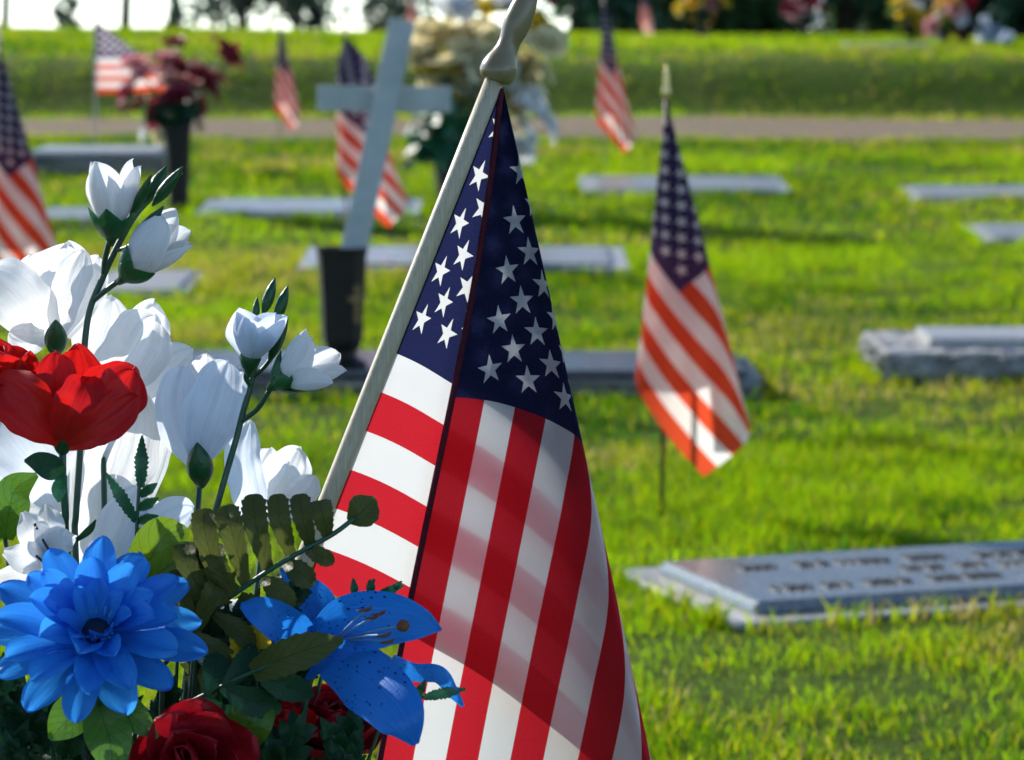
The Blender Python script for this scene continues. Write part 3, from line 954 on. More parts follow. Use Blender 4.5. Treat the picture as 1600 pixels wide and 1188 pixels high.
SPREAD = [(0, 0, 0), (10, 10, 1.0), (20, 20, 1.0), (30, 31, 0), (36, 38, -3), (46, 46, -7), (60, 45, -12), (75, 48, -16), (90, 50, -18)]
WIDE = [(0, 0, 0), (12, 8, -4), (24, 2, -8), (33, -4, -3), (40, -2, 2), (50, 7, 4), (60, 16, 3), (65, 20, 0), (72, 20, -4), (82, 12, -7), (90, 4, -6)]
HANG = [(0, 0, 0), (14, 9, -4), (26, 3, -9), (36, -4.4, -4), (42, -5.6, .5), (49, -.8, 3.4), (57, 7.2, 4.4), (63, 13.6, 2.8), (69, 15.4, -1.5), (80, 7, -6), (90, -1, -5)]
HANG2 = [(0, 0, 0), (14, 6, -4), (26, 1, -8), (36, -3.4, -3), (44, -3.0, 2.0), (52, 3.0, 4.0), (60, 9.6, 3.0), (66, 12.0, -1.0), (80, 4, -6), (90, -3, -5)]
NARROW = [(0, 0, 0), (12, 6, -4), (26, 0, -8), (40, -2.4, -1), (47, 1.0, 3.0), (54, 6.0, 3.2), (62, 9.4, 0), (74, 4, -6), (90, -2, -5)]
def small_flag(label, base_px, base_py, top_py, ctrl, seed, lean=0., base=None, yaw=0., size=None, pole='darkpole', bell=0.):
    b0 = base if base is not None else G(base_px, base_py)
    d = (b0 - EYE).dot(FW)
    Ht = (base_py - top_py) * d / F if size is None else size
    sc = Ht / .66
    root = thing('flag', label, 'flag', b0, 'small flags standing at the graves')
    up = (Vector((0, 0, 1)) + RT * math.tan(R(lean))).normalized()
    topp = b0 + up * Ht
    tube('pole', [b0 - up * .06, b0 + up * Ht * .5, topp - up * .012 * sc], [.0036 * sc, .0036 * sc, .0034 * sc], pole, root, 8)
    link('finial', lathe_mesh('finial', [(-.016 * sc, .0038 * sc), (-.010 * sc, .0062 * sc), (.0, .0066 * sc), (.006 * sc, .0040 * sc), (.012 * sc, .0052 * sc), (.026 * sc, .0034 * sc), (.038 * sc, .0006)], 10), 'brass', root, frame(topp, up))
    rt = Matrix.Rotation(R(yaw), 3, 'Z') @ Vector((1, 0, 0)); tw = Matrix.Rotation(R(yaw), 3, 'Z') @ Vector((0, -1, 0))
    me, th, vs, nr = cloth_mesh(topp - up * .016 * sc + tw * .004, ctrl, rt, up, tw, sc * 1.06, .74, 110, 30, .006, .006, seed, 0., bell)
    world_part('cloth', me, 'flag_small', root)
    return root

small_flag('small flag hanging on thin dark pole in mid-ground, right of the front flag', 1034, 806, 142, HANG, 11, .3, pole='darkpole')
small_flag('small flag hanging behind the grey wooden cross', 541, 396, 50, WIDE, 12, 0, bell=1.6)
small_flag('small flag cut off by the left edge, above the white blossoms', 8, 520, 62, HANG, 13, 0, yaw=-6)
small_flag('small flag by the gravel road between cream bouquet and mid-right flag', 945, 268, -16, HANG2, 14, -.6, pole='wood')
small_flag('small flag spread open beside the burgundy flowers', 151, 262, 24, SPREAD, 15, 0, pole='whitewood')
small_flag('small narrow flag between burgundy flowers and the cross', 438, 222, 22, HANG2, 16, 0)
small_flag('small distant flag on the bank right of the road flag', 1004, 66, -34, HANG2, 17, 0)
small_flag('small distant flag above the right arm of the cross', 640, 58, -40, NARROW, 18, 0)
small_flag('tiny distant flag among the flower vases on the bank at right', 1434, 70, 8, NARROW, 19, 0)

# ================================================================== VASE AND CROSS
def vase_cross():
    c = cross_mw @ Vector((0, 0, 0))
    # position on the marker, at the pixel of the vase foot
    y = c.y - .13
    d = (Vector((c.x, y, .1)) - EYE).dot(FW)
    x = (535 - 800) / F * d
    z = c.z + cross_top
    s = d / F
    root = thing('vase', 'dark bronze vase with cross emblem holding the grey cross', 'vase', (x, y, z))
    fr = Matrix.Translation((x, y, z)) @ Matrix.Rotation(R(14), 4, 'Z')
    prof = [(0, .050), (.006, .052), (.012, .044), (.020, .030), (.030, .028), (.040, .036), (.055, .0415), (.10, .0435), (.16, .046), (.225, .0505), (.232, .0530), (.238, .0530), (.238, .046), (.15, .040)]
    body = link('body', lathe_mesh('body', prof, 8, True), 'vase_dark', root, fr)
    for p in body.data.polygons: p.use_smooth = False
    # emblem on the front facet
    vs, fs = [], []
    for (X0, X1, Z0, Z1) in ((-.0045, .0045, .09, .165), (-.018, -.0046, .133, .143), (.0046, .018, .133, .143)):
        o = len(vs)
        for yy in (-.002, .004):
            vs += [(X0, yy, Z0), (X1, yy, Z0), (X1, yy, Z1), (X0, yy, Z1)]
        fs += [(o, o + 1, o + 2, o + 3), (o + 7, o + 6, o + 5, o + 4)] + [(o + i, o + 4 + i, o + 4 + (i + 1) % 4, o + (i + 1) % 4) for i in range(4)]
    link('emblem', mesh('emblem', vs, fs, None, False), 'vase_gold', body, fr @ Matrix.Rotation(R(12), 4, 'Z') @ Matrix.Translation((.012, -.0425, 0)) @ Matrix.Rotation(R(2), 4, 'X'))
    # cross standing in the vase
    bot = Vector((x + .020, y, z + .214))
    topp = at(629, 32, d)
    ax = (topp - bot).normalized()
    L = (topp - bot).length
    cr = thing('cross', 'weathered grey-white wooden cross leaning in the dark vase', 'cross', bot)
    q = Vector((0, 0, 1)).rotation_difference(ax).to_matrix().to_4x4()
    mwv = Matrix.Translation(bot) @ q
    link('upright', box_mesh('upright', 40 * s, .020, L, .002), 'whitewood', cr, mwv)
    tube('stake', [bot + ax * .02, bot - Vector((.012, 0, .09)), bot - Vector((.02, 0, .19))], [.008, .007, .005], 'whitewood', cr, 8)
    for (pxa, pxb) in ((496, 705),):
        a = at(pxa, 153, d + .021); b_ = at(pxb, 156, d + .021)
        m_ = (a + b_) / 2; X = (b_ - a)
        link('crossbar', box_mesh('crossbar', X.length, .020, 40 * s, .002, -20 * s), 'whitewood', cr, Matrix.Translation(m_) @ Matrix.Rotation(math.atan2(-X.z, X.x), 4, 'Y'))
vase_cross()

# ================================================================== BACKGROUND BOUQUETS
def head_mesh(seed, n=11, r=.03):
    rnd = random.Random(seed)
    vs, fs, uv = [], [], []
    for li, (k, L, p0, p1) in enumerate([(6, r, 45, 95), (5, r * .85, 20, 60), (4, r * .6, 5, 25)]):
        for i in range(k):
            pm = petal_mesh('t', L * rnd.uniform(.85, 1.15), L * .95, p0, p1 + rnd.uniform(-15, 15), .35, 'round', .08, .002, 0, 1, rnd.randint(0, 999), 4, 4)
            rot = Matrix.Rotation(2 * math.pi * (i + rnd.uniform(-.2, .2)) / k + li, 4, 'Z')
            o = len(vs)
            vs += [rot @ v.co for v in pm.vertices]
            fs += [tuple(o + q for q in p.vertices) for p in pm.polygons]
            uv += [(.5, .5)] * len(pm.vertices)
            bpy.data.meshes.remove(pm)
    return mesh('flower_head', vs, fs, uv)

HEADS = {}
def bouquet(label, base, vh, vr, heads, seed, foliage=260, fol_c='dkfern', fol_r=.09, fol_z=None, hr=.035, vase='vase_dark', grp=None, fol_off=(0, 0)):
    """heads: list of (px, py, depth offset, material, size factor)"""
    rnd = random.Random(seed)
    d = (base - EYE).dot(FW)
    root = thing('flower_vase', label, 'flowers', base, grp)
    fr = Matrix.Translation(base)
    link('vase', lathe_mesh('vase', [(-.02, vr * .7), (.0, vr * .7), (vh * .5, vr * .85), (vh * .9, vr), (vh, vr * 1.05), (vh, vr * .9), (vh * .6, vr * .6)], 14), vase, root, fr)
    mouth = base + Vector((0, 0, vh))
    for (px, py, dd, m, k) in heads:
        p = at(px, py, d + dd)
        key = (m, seed % 3, rnd.randint(0, 2))
        if key not in HEADS:
            HEADS[key] = head_mesh(hash(key[1:]) % 1000 + key[2], 11, .035)
        ax = (p - mouth).normalized() + Vector((rnd.uniform(-.5, .5), rnd.uniform(-1.0, .2), rnd.uniform(-.2, .5)))
        mw = frame(p, ax.normalized(), rnd.uniform(0, 6)) @ Matrix.Scale(hr / .035 * k, 4)
        h = link('flower_head', HEADS[key], m, root, mw)
        mid = mouth.lerp(p, .5) + Vector((0, 0, .01))
        tube('stem', [mouth - Vector((0, 0, .02)), mid, p], [.003, .0026, .002], 'stem', root, 5, 5)
    # foliage: leaves gathered round the mouth
    vs, fs, uv = [], [], []
    for k in range(foliage):
        a = rnd.uniform(0, 6.28); el = rnd.uniform(-.35, 1.4); L = fol_r * rnd.uniform(.4, 1.1)
        c = mouth + Vector((fol_off[0], 0, fol_off[1])) + Vector((math.cos(a) * math.cos(el), math.sin(a) * math.cos(el), math.sin(el))) * L * rnd.uniform(.3, 1)
        t = Vector((rnd.gauss(0, 1), rnd.gauss(0, 1), rnd.gauss(.3, 1))).normalized(); s = t.orthogonal().normalized()
        l = fol_r * .26 * rnd.uniform(.6, 1.3); o = len(vs)
        vs += [c - t * l, c + s * l * .4, c + t * l, c - s * l * .4]; fs.append((o, o + 1, o + 2, o + 3)); uv += [(.5, 0), (1, .5), (.5, 1), (0, .5)]
    world_part('foliage', mesh('foliage', vs, fs, uv, False), fol_c, root)
    return root

rb = random.Random(21)
def scatter(n, cx, cy, rx, ry, mats, dz, seed, k=(.8, 1.2)):
    r_ = random.Random(seed); out = []
    for i in range(n):
        a = r_.uniform(0, 6.28); q = math.sqrt(r_.uniform(0, 1))
        out.append((cx + rx * q * math.cos(a), cy + ry * q * math.sin(a), r_.uniform(-dz, dz), r_.choice(mats), r_.uniform(*k)))
    return out

bb = G(279, 330); s_ = (bb - EYE).dot(FW) / F
bouquet('burgundy flowers in a tall black vase, left background', bb, 140 * s_, 22 * s_, scatter(17, 262, 132, 66, 52, ['burg', 'burg', 'burg', 'pink'], .07, 1) + [(349, 84, 0, 'burg', 1.25), (356, 98, .02, 'burg', 1.0), (228, 210, -.05, 'white', .55), (250, 214, -.05, 'cream', .5), (275, 72, 0, 'burg', .8), (205, 150, 0, 'burg', 1.1)], 1, 260, 'dkfern', .10, hr=.055)
bb = G(705, 330); s_ = (bb - EYE).dot(FW) / F
bouquet('large cream and yellow bouquet behind the front flag finial', bb, 70 * s_, 26 * s_, scatter(62, 752, 92, 112, 84, ['cream', 'cream', 'cream', 'cream', 'yellow', 'cream', 'white'], .10, 2, (1.1, 1.7)) + scatter(10, 800, 190, 60, 60, ['cream', 'white'], .08, 3) + [(850, 0, 0, 'burg', .9), (665, 118, -.05, 'yellow', 1), (690, 112, -.05, 'yellow', 1)], 2, 420, 'fern', .17, hr=.055, fol_off=(-.01, .05))
for i, (px, py, cols, n, rx, ry, cy, lab) in enumerate([
    (1097, 62, ['orange', 'yellow', 'pink'], 16, 34, 26, 8, 'orange and yellow flowers in dark vase on the bank, left of the red ones'),
    (1257, 62, ['burg', 'pink', 'white'], 11, 30, 24, 12, 'dark red and pale flowers in dark vase on the middle of the bank'),
    (1422, 70, ['yellow', 'white', 'ltgreen'], 13, 22, 32, 26, 'pale yellow flowers in vase on the bank at right'),
    (1476, 72, ['pink', 'white', 'orange'], 14, 26, 30, 22, 'pink and white flowers in vase on the bank at right'),
    (1508, 72, ['burg', 'deepred'], 8, 14, 26, 30, 'small dark red flowers in vase on the bank at far right'),
    (1552, 72, ['white', 'white_cool'], 8, 20, 12, 52, 'small pale flowers low on the bank at the far right')]):
    bb = G(px, py); s_ = (bb - EYE).dot(FW) / F
    cols = [c if c in M else 'ltleaf' for c in cols]
    bouquet(lab, bb, 34 * s_, 8 * s_, scatter(n, px, cy, rx, ry, cols, .1, 40 + i), 5 + i, 120, 'dkfern' if i != 3 else 'midleaf', .13, hr=.075)

# ================================================================== FRONT BOUQUET
MOUTH = (205, 1620, 1.62)
GV = at(205, 1620, 1.62)
vg = H(GV.x, GV.y)
vz = GV.z + .02
root = thing('vase', 'dark vase standing under the large artificial bouquet', 'vase', (GV.x, GV.y, vg))
link('body', lathe_mesh('body', [(0, .055), (.01, .058), (.03, .045), (.08, .060), (vz - vg - .01, .085), (vz - vg, .090), (vz - vg, .080), (.10, .05)], 22), 'vase_dark', root, Matrix.Translation((GV.x, GV.y, vg)))

def bdrop(p, k=0):
    """points of a stem going down into the vase"""
    x, y, d = p
    return [(x, y, d), (x * .8 + 205 * .2, y + (1620 - y) * .35, d * .7 + 1.62 * .3), (205 + (x - 205) * .25, 1480, d * .4 + 1.62 * .6), (205 + (x - 205) * .08, 1680, 1.62)]

def stem_px(parent, pts, r=4.5, n=None, name='stem', m='stem'):
    P = [at(*p) for p in pts]
    rr_ = [r * p[2] / F for p in pts]
    return tube(name, P, rr_, m, parent, 8, n or max(8, 5 * len(pts)))

def spindle(parent, p0, p1, w, m='calyx', name='green_bud'):
    a, b_ = at(*p0), at(*p1); d = p0[2]
    ks = [0, .12, .3, .5, .7, .88, 1]; rs = [.15, .55, .95, 1, .8, .4, .06]
    return tube(name, [a.lerp(b_, k) for k in ks], [w * r_ * d / F for r_ in rs], m, parent, 8, 14)

def mk(label, name, cat, p, group=None):
    return thing(name, label, cat, at(*p), group)

def tulip(parent, base, axis, L, W, rnd, m='white', open_=0., n=5, cal=True):
    """a bud: green calyx part with petals under it"""
    fr = frame(at(*base), camvec(*axis), rnd.uniform(0, 6))
    core = link('bud', lathe_mesh('bud', [(-.006, .0012), (-.003, .0026), (.0, .0046), (.004, .0060), (.008, .0050), (.010, .002)], 12), 'calyx', parent, fr)
    petals(core, fr, [(2, L * .94, W * 1.12, 44 + open_, -13 + open_ * 1.2, .8, .05, .001, .003, 20), (3, L, W * 1.15, 49 + open_, -11 + open_ * 1.6, .75, .07, .0016, .002, 75)], m, rnd, 'petal', 'tulip', 3, 12, 8)
    if cal:
        petals(core, fr, [(4, L * .52, W * .72, 58, 4 + open_ * .8, .6, .03, .002, -.003, 10)], 'calyx', rnd, 'sepal', 'point', 2, 8, 6)
    return core

rnd = random.Random(3)
# ---- tall white bud spray (upper left)
s1 = mk('tall spray of white rosebuds with green pointed buds, upper left', 'rosebud_spray', 'flower', (120, 840, 1.66))
stem_px(s1, [(283, 268, 1.665), (250, 296, 1.665), (212, 335, 1.66), (180, 392, 1.66), (158, 440, 1.66), (139, 490, 1.66), (131, 560, 1.66), (126, 690, 1.66), (119, 800, 1.66), (118, 860, 1.66)] + bdrop((118, 900, 1.66))[1:], 5.2, 60)
stem_px(s1, [(162, 428, 1.66), (164, 405, 1.655), (172, 372, 1.65)], 4.5, 8, 'side_stem')
stem_px(s1, [(146, 470, 1.66), (168, 452, 1.655), (190, 436, 1.65)], 4.5, 8, 'side_stem')
stem_px(s1, [(181, 392, 1.66), (195, 388, 1.655), (207, 382, 1.65)], 3.5, 8, 'side_stem')
stem_px(s1, [(206, 344, 1.66), (206, 332, 1.655), (210, 318, 1.65)], 3.5, 8, 'side_stem')
for a, b_, w in [((206, 340, 1.65), (237, 272, 1.64), 8), ((226, 318, 1.655), (262, 258, 1.66), 11), ((238, 322, 1.65), (286, 260, 1.645), 10), ((204, 388, 1.645), (256, 322, 1.635), 11)]:
    spindle(s1, a, b_, w)
tulip(s1, (174, 368, 1.65), (.05, 1, .12), .0415, .021, rnd)
tulip(s1, (196, 432, 1.645), (.72, .70, .18), .043, .0225, rnd, open_=3)
# ---- lower white bud spray
s2 = mk('shorter spray of bluish white buds left of the pole', 'rosebud_spray', 'flower', (335, 800, 1.64))
stem_px(s2, [(398, 572, 1.64), (393, 600, 1.64), (381, 640, 1.64), (368, 690, 1.64), (352, 745, 1.64), (338, 795, 1.64), (322, 850, 1.645), (300, 930, 1.65)] + bdrop((300, 960, 1.65))[1:], 5, 50)
stem_px(s2, [(375, 660, 1.64), (402, 640, 1.635), (420, 612, 1.63), (428, 602, 1.63)], 4, 10, 'side_stem')
stem_px(s2, [(392, 604, 1.64), (384, 590, 1.635), (388, 574, 1.63)], 4, 8, 'side_stem')
stem_px(s2, [(396, 590, 1.64), (412, 575, 1.637), (424, 560, 1.635)], 3.5, 8, 'side_stem')
for a, b_, w in [((398, 505, 1.655), (402, 464, 1.655), 6), ((411, 492, 1.655), (430, 434, 1.655), 9), ((430, 505, 1.655), (450, 446, 1.655), 9), ((420, 566, 1.635), (450, 492, 1.63), 10)]:
    spindle(s2, a, b_, w)
tulip(s2, (390, 572, 1.63), (.10, 1, .25), .0315, .0235, rnd, 'white_cool', 4, cal=False)
tulip(s2, (432, 600, 1.625), (.85, .55, .15), .036, .019, rnd, 'white', 9)

# ---- large white blossoms
def blossom(label, base, axis, layers, m, seed, prof='round', cal=.011, stem=True, name='white_blossom', nl=14, nw=12, cal_h=.03):
    r_ = random.Random(seed)
    root = mk(label, name, 'flower', base)
    fr = frame(at(*base), camvec(*axis), r_.uniform(0, 6))
    petals(root, fr, layers, m, r_, 'petal', prof, 5, nl, nw)
    if cal:
        link('calyx', lathe_mesh('calyx', [(-.012, .0016), (-.010, cal * .35), (-.004, cal * .8), (.004, cal * .98), (.012, cal * .8), (cal_h * .65, cal * .35)], 14), 'calyx', root, frame(at(*base), camvec(*axis)))
    if stem:
        P = [at(*base) - camvec(*axis) * .008] + [at(*q) for q in bdrop((base[0] - axis[0] * 40, base[1] + 60, base[2]))]
        tube('stem', P, [.0017] * len(P), 'stem', root, 7, 26)
    return root

def traced(label, base, petals_, m, seed, name='white_blossom', cal=None, cup=.22, ruffle=.05, stem=True):
    root = mk(label, name, 'flower', base)
    for k, (pts, w, mm) in enumerate(petals_):
        ribbon('petal', pts, w, mm or m, root, cup=cup, ruffle=ruffle * 1.5, seed=seed + k, nl=30, nw=22, rnd_tip=.36, wob=.055, crease=.035)
    if cal:
        (ca, cb, cw) = cal
        spindle(root, ca, cb, cw, 'calyx', 'calyx')
    if stem:
        stem_px(root, bdrop((base[0], base[1] + 8, base[2])), 4.6)
    return root

traced('large white blossom seen from behind, highest at the left edge', (88, 540, 1.69), [
    ([(92, 524, 1.70), (100, 465, 1.705), (103, 415, 1.70), (106, 380, 1.69)], [14, 46, 55, 50], None),
    ([(90, 522, 1.685), (100, 475, 1.672), (115, 430, 1.672), (130, 392, 1.68)], [12, 25, 27, 24], None),
    ([(82, 524, 1.685), (50, 490, 1.672), (18, 455, 1.672), (-16, 424, 1.68)], [14, 42, 50, 44], None),
    ([(98, 524, 1.70), (125, 480, 1.71), (140, 440, 1.71), (152, 400, 1.70)], [12, 26, 30, 28], None),
    ([(70, 526, 1.675), (45, 530, 1.665), (14, 522, 1.665)], [10, 24, 22], None),
    ([(85, 522, 1.70), (70, 470, 1.715), (55, 430, 1.715), (46, 398, 1.71)], [12, 34, 38, 32], None)], 'white', 110, cal=((88, 556, 1.672), (87, 500, 1.655), 18))
traced('white ruffled blossom right of the tall rosebud stem', (160, 640, 1.71), [
    ([(150, 628, 1.72), (152, 560, 1.72), (165, 505, 1.72), (174, 466, 1.715)], [20, 40, 44, 40], None),
    ([(160, 630, 1.70), (195, 575, 1.688), (220, 532, 1.688), (240, 492, 1.695)], [20, 48, 52, 44], None),
    ([(165, 628, 1.72), (205, 555, 1.735), (228, 510, 1.735), (240, 474, 1.725)], [20, 40, 42, 38], None),
    ([(175, 630, 1.71), (230, 596, 1.712), (266, 570, 1.712), (300, 545, 1.71)], [16, 30, 34, 30], None)], 'white', 120, ruffle=.09)
traced('white cup shaped blossom on green calyx beside the pole', (312, 745, 1.66), [
    ([(312, 722, 1.67), (315, 655, 1.685), (320, 600, 1.685), (324, 556, 1.675)], [14, 42, 46, 40], 'white'),
    ([(308, 724, 1.66), (286, 682, 1.65), (276, 630, 1.65), (286, 572, 1.66)], [14, 30, 35, 32], None),
    ([(312, 724, 1.655), (320, 672, 1.638), (337, 620, 1.638), (354, 566, 1.65)], [14, 38, 42, 38], None),
    ([(318, 722, 1.66), (345, 672, 1.668), (364, 625, 1.668), (378, 582, 1.67)], [10, 22, 26, 22], None)], 'white_cool', 130, cal=((316, 762, 1.65), (308, 692, 1.636), 21))
traced('white blossom half hidden behind the olive frond tip', (412, 830, 1.70), [
    ([(400, 815, 1.70), (385, 755, 1.69), (379, 708, 1.69), (390, 658, 1.70)], [16, 30, 27, 20], 'white_cool'),
    ([(415, 815, 1.71), (430, 772, 1.71), (450, 735, 1.71), (468, 700, 1.71)], [18, 36, 38, 32], None),
    ([(420, 815, 1.70), (455, 788, 1.70), (475, 766, 1.70), (492, 744, 1.70)], [14, 24, 25, 22], None),
    ([(410, 815, 1.72), (400, 770, 1.725), (412, 730, 1.725), (424, 700, 1.72)], [14, 30, 30, 24], None)], 'white', 140, ruffle=.09)
traced('white blossom at the left edge beneath the red rose', (95, 810, 1.69), [
    ([(95, 800, 1.68), (60, 735, 1.672), (25, 690, 1.672), (-10, 648, 1.68)], [14, 48, 58, 50], 'white_cool'),
    ([(92, 800, 1.69), (40, 772, 1.695), (-15, 745, 1.695)], [12, 36, 34], None),
    ([(95, 800, 1.70), (80, 730, 1.705), (80, 690, 1.705), (84, 650, 1.70)], [12, 36, 40, 34], None)], 'white', 150)
blossom('low white blossom in shade under the blue daisy', (118, 1215, 1.68), (.05, .9, .3),
        [(6, .046, .040, 50, 60, .3, .1, .004, .002, 0)], 'white', 16, cal=.007)
blossom('white blossom between blue daisy and blue lily', (352, 1075, 1.66), (.05, .85, .3),
        [(6, .046, .036, 40, 55, .3, .1, .004, .002, 0)], 'white', 17, cal=.007)
# big trumpet flower behind the stems
t1 = mk('large white trumpet flower behind the two dark stems', 'white_blossom', 'flower', (175, 880, 1.70))
for k, (pts, w, mm) in enumerate([
    ([(140, 890, 1.70), (158, 805, 1.70), (180, 730, 1.705), (196, 670, 1.70), (206, 600, 1.69)], [18, 40, 58, 60, 52], 'white'),
    ([(215, 800, 1.72), (240, 715, 1.725), (246, 655, 1.725), (232, 590, 1.72)], [14, 26, 31, 30], 'white'),
    ([(145, 890, 1.71), (120, 800, 1.72), (108, 740, 1.73), (110, 680, 1.73)], [14, 40, 46, 40], 'white'),
    ([(190, 892, 1.69), (225, 842, 1.68), (262, 812, 1.68), (302, 792, 1.69)], [14, 32, 32, 28], 'white_cool'),
    ([(160, 895, 1.69), (176, 850, 1.675), (195, 808, 1.675), (214, 762, 1.68)], [20, 34, 34, 28], 'white_cool')]):
    ribbon('petal', pts, w, mm, t1, cup=.22, ruffle=.07, seed=k + 1, nl=32, nw=22, rnd_tip=.3, wob=.05, crease=.03)
stem_px(t1, bdrop((175, 895, 1.70)), 5)
# round white petal tip showing right of it
ribbon('petal', [(215, 880, 1.70), (245, 820, 1.70), (262, 792, 1.70)], [10, 22, 20], 'white', t1, cup=.2, seed=6, nl=14, nw=8)
# white lily with black stamens at the left edge
l2 = mk('small white lily with dark stamens at the left edge', 'white_lily', 'flower', (62, 850, 1.60))
for k, (pts, w) in enumerate([([(70, 862, 1.60), (52, 832, 1.59), (36, 800, 1.595)], [14, 26, 5]), ([(70, 862, 1.60), (78, 825, 1.59), (72, 788, 1.60)], [14, 24, 6]),
                              ([(70, 862, 1.60), (98, 846, 1.59), (118, 842, 1.60)], [14, 20, 4]), ([(70, 862, 1.60), (40, 872, 1.58), (6, 862, 1.58)], [14, 26, 6]),
                              ([(70, 862, 1.60), (60, 900, 1.58), (36, 930, 1.58)], [14, 26, 8]), ([(70, 862, 1.60), (100, 890, 1.58), (112, 912, 1.58)], [14, 20, 5]), ([(70, 880, 1.61), (30, 900, 1.60), (-10, 905, 1.60)], [14, 22, 8])]):
    ribbon('petal', pts, w, 'white', l2, cup=.25, ruffle=.10, seed=20 + k, nl=14, nw=8)
for a, b_ in [((66, 842, 1.575), (86, 872, 1.57)), ((56, 868, 1.57), (86, 890, 1.565)), ((54, 818, 1.58), (58, 826, 1.575))]:
    stem_px(l2, [a, ((a[0] + b_[0]) / 2, (a[1] + b_[1]) / 2 + 2, a[2]), b_], 2.2, 6, 'stamen', 'letter')
stem_px(l2, bdrop((72, 870, 1.60)), 4)

# ---- red rose
def rose(label, base, axis, k, m, seed, full=True, stem=True):
    r_ = random.Random(seed)
    root = mk(label, 'red_rose', 'flower', base)
    fr = frame(at(*base), camvec(*axis), .4)
    petals(root, fr, [(5, .046 * k, .050 * k, 62, 48, .35, .07, .004, .000, 0), (5, .043 * k, .047 * k, 46, 34, .42, .07, .004, .003, 36),
                      (4, .040 * k, .042 * k, 30, 14, .55, .07, .003, .005, 10), (4, .036 * k, .034 * k, 20, -6, .7, .06, .002, .006, 50)], m, r_, 'petal', 'round', 5, 12, 10)
    link('calyx', lathe_mesh('calyx', [(-.014, .0016), (-.011, .003), (-.004, .0062), (.002, .0078), (.008, .006)], 12), 'calyx', root, fr)
    return root
r1 = traced('bright red rose with dark stem, upper left of the bouquet', (98, 700, 1.61), [
    ([(90, 684, 1.625), (55, 635, 1.632), (46, 590, 1.632), (48, 548, 1.625)], [14, 24, 22, 18], None),
    ([(105, 686, 1.61), (112, 632, 1.622), (118, 585, 1.622), (120, 540, 1.615)], [14, 42, 48, 42], None),
    ([(103, 684, 1.61), (94, 625, 1.612), (88, 588, 1.612), (86, 550, 1.615)], [12, 28, 32, 28], None),
    ([(108, 690, 1.605), (142, 655, 1.60), (175, 618, 1.60), (208, 576, 1.606)], [16, 44, 54, 48], None),
    ([(95, 688, 1.60), (60, 655, 1.59), (28, 625, 1.59), (-8, 594, 1.60)], [14, 36, 48, 44], None),
    ([(100, 690, 1.60), (112, 655, 1.585), (128, 622, 1.585), (140, 588, 1.595)], [14, 34, 38, 34], None),
    ([(105, 692, 1.595), (140, 674, 1.58), (178, 650, 1.582), (216, 618, 1.59)], [12, 28, 31, 28], None)], 'red', 310, 'red_rose', ((98, 712, 1.612), (98, 668, 1.60), 15), .30, .06, False)
stem_px(r1, [(98, 700, 1.61), (98, 740, 1.61), (102, 800, 1.615), (104, 860, 1.62)] + bdrop((110, 900, 1.63))[1:], 6, 40)
ribbon('leaf', [(100, 742, 1.605), (82, 732, 1.60), (60, 722, 1.60), (38, 720, 1.605)], [6, 20, 16, 2], 'dkfern', r1, fold=.2, nl=14)
ribbon('leaf', [(100, 742, 1.605), (92, 765, 1.60), (92, 785, 1.60)], [5, 12, 2], 'fern', r1, fold=.2, nl=12)
ribbon('leaf', [(119, 845, 1.62), (140, 828, 1.615), (150, 812, 1.61)], [3, 6, 1], 'dkfern', r1, fold=.2, nl=10)
rose('red rose cut off by the left edge', (-40, 640, 1.63), (.35, .9, .2), .85, 'red', 32)
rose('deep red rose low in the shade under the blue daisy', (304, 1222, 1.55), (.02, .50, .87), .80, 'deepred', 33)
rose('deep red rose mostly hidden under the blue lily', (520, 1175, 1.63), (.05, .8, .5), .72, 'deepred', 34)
rose('small red rose behind the yellow green leaf', (438, 1168, 1.60), (.1, .9, .3), .45, 'red', 35)

# ---- blue daisy
def daisy():
    r_ = random.Random(41)
    base = (152, 1004, 1.535)
    root = mk('large blue daisy with dark centre, lower left', 'blue_daisy', 'flower', base)
    fr = frame(at(*base), camvec(.03, .64, .77), .2)
    petals(root, fr, [(13, .051, .0190, 68, 95, .25, .13, .004, .000, 0), (12, .046, .0180, 52, 78, .32, .13, .004, .003, 16), (9, .037, .0165, 36, 58, .42, .12, .004, .006, 5), (7, .025, .0120, 20, 38, .45, .09, .005, .008, 20)], 'blue', r_, 'petal', 'strap', 7, 14, 10)
    link('centre', lathe_mesh('centre', [(.003, .001), (.005, .0072), (.009, .0085), (.012, .0070), (.013, .003)], 14), 'daisy_core', root, fr)
    for k in range(26):
        a = 6.283 * k / 26 + r_.uniform(-.1, .1); e = r_.uniform(.0085, .0115); z0 = r_.uniform(.015, .022)
        P = [fr @ Vector((math.cos(a) * .0078, math.sin(a) * .0078, .008)), fr @ Vector((math.cos(a) * e * .9, math.sin(a) * e * .9, .016)), fr @ Vector((math.cos(a) * e * 1.1, math.sin(a) * e * 1.1, z0))]
        tube('filament', P, [.0008, .0007, .0004], 'cyan', root, 5)
    stem_px(root, bdrop((152, 1030, 1.545)), 5)
daisy()

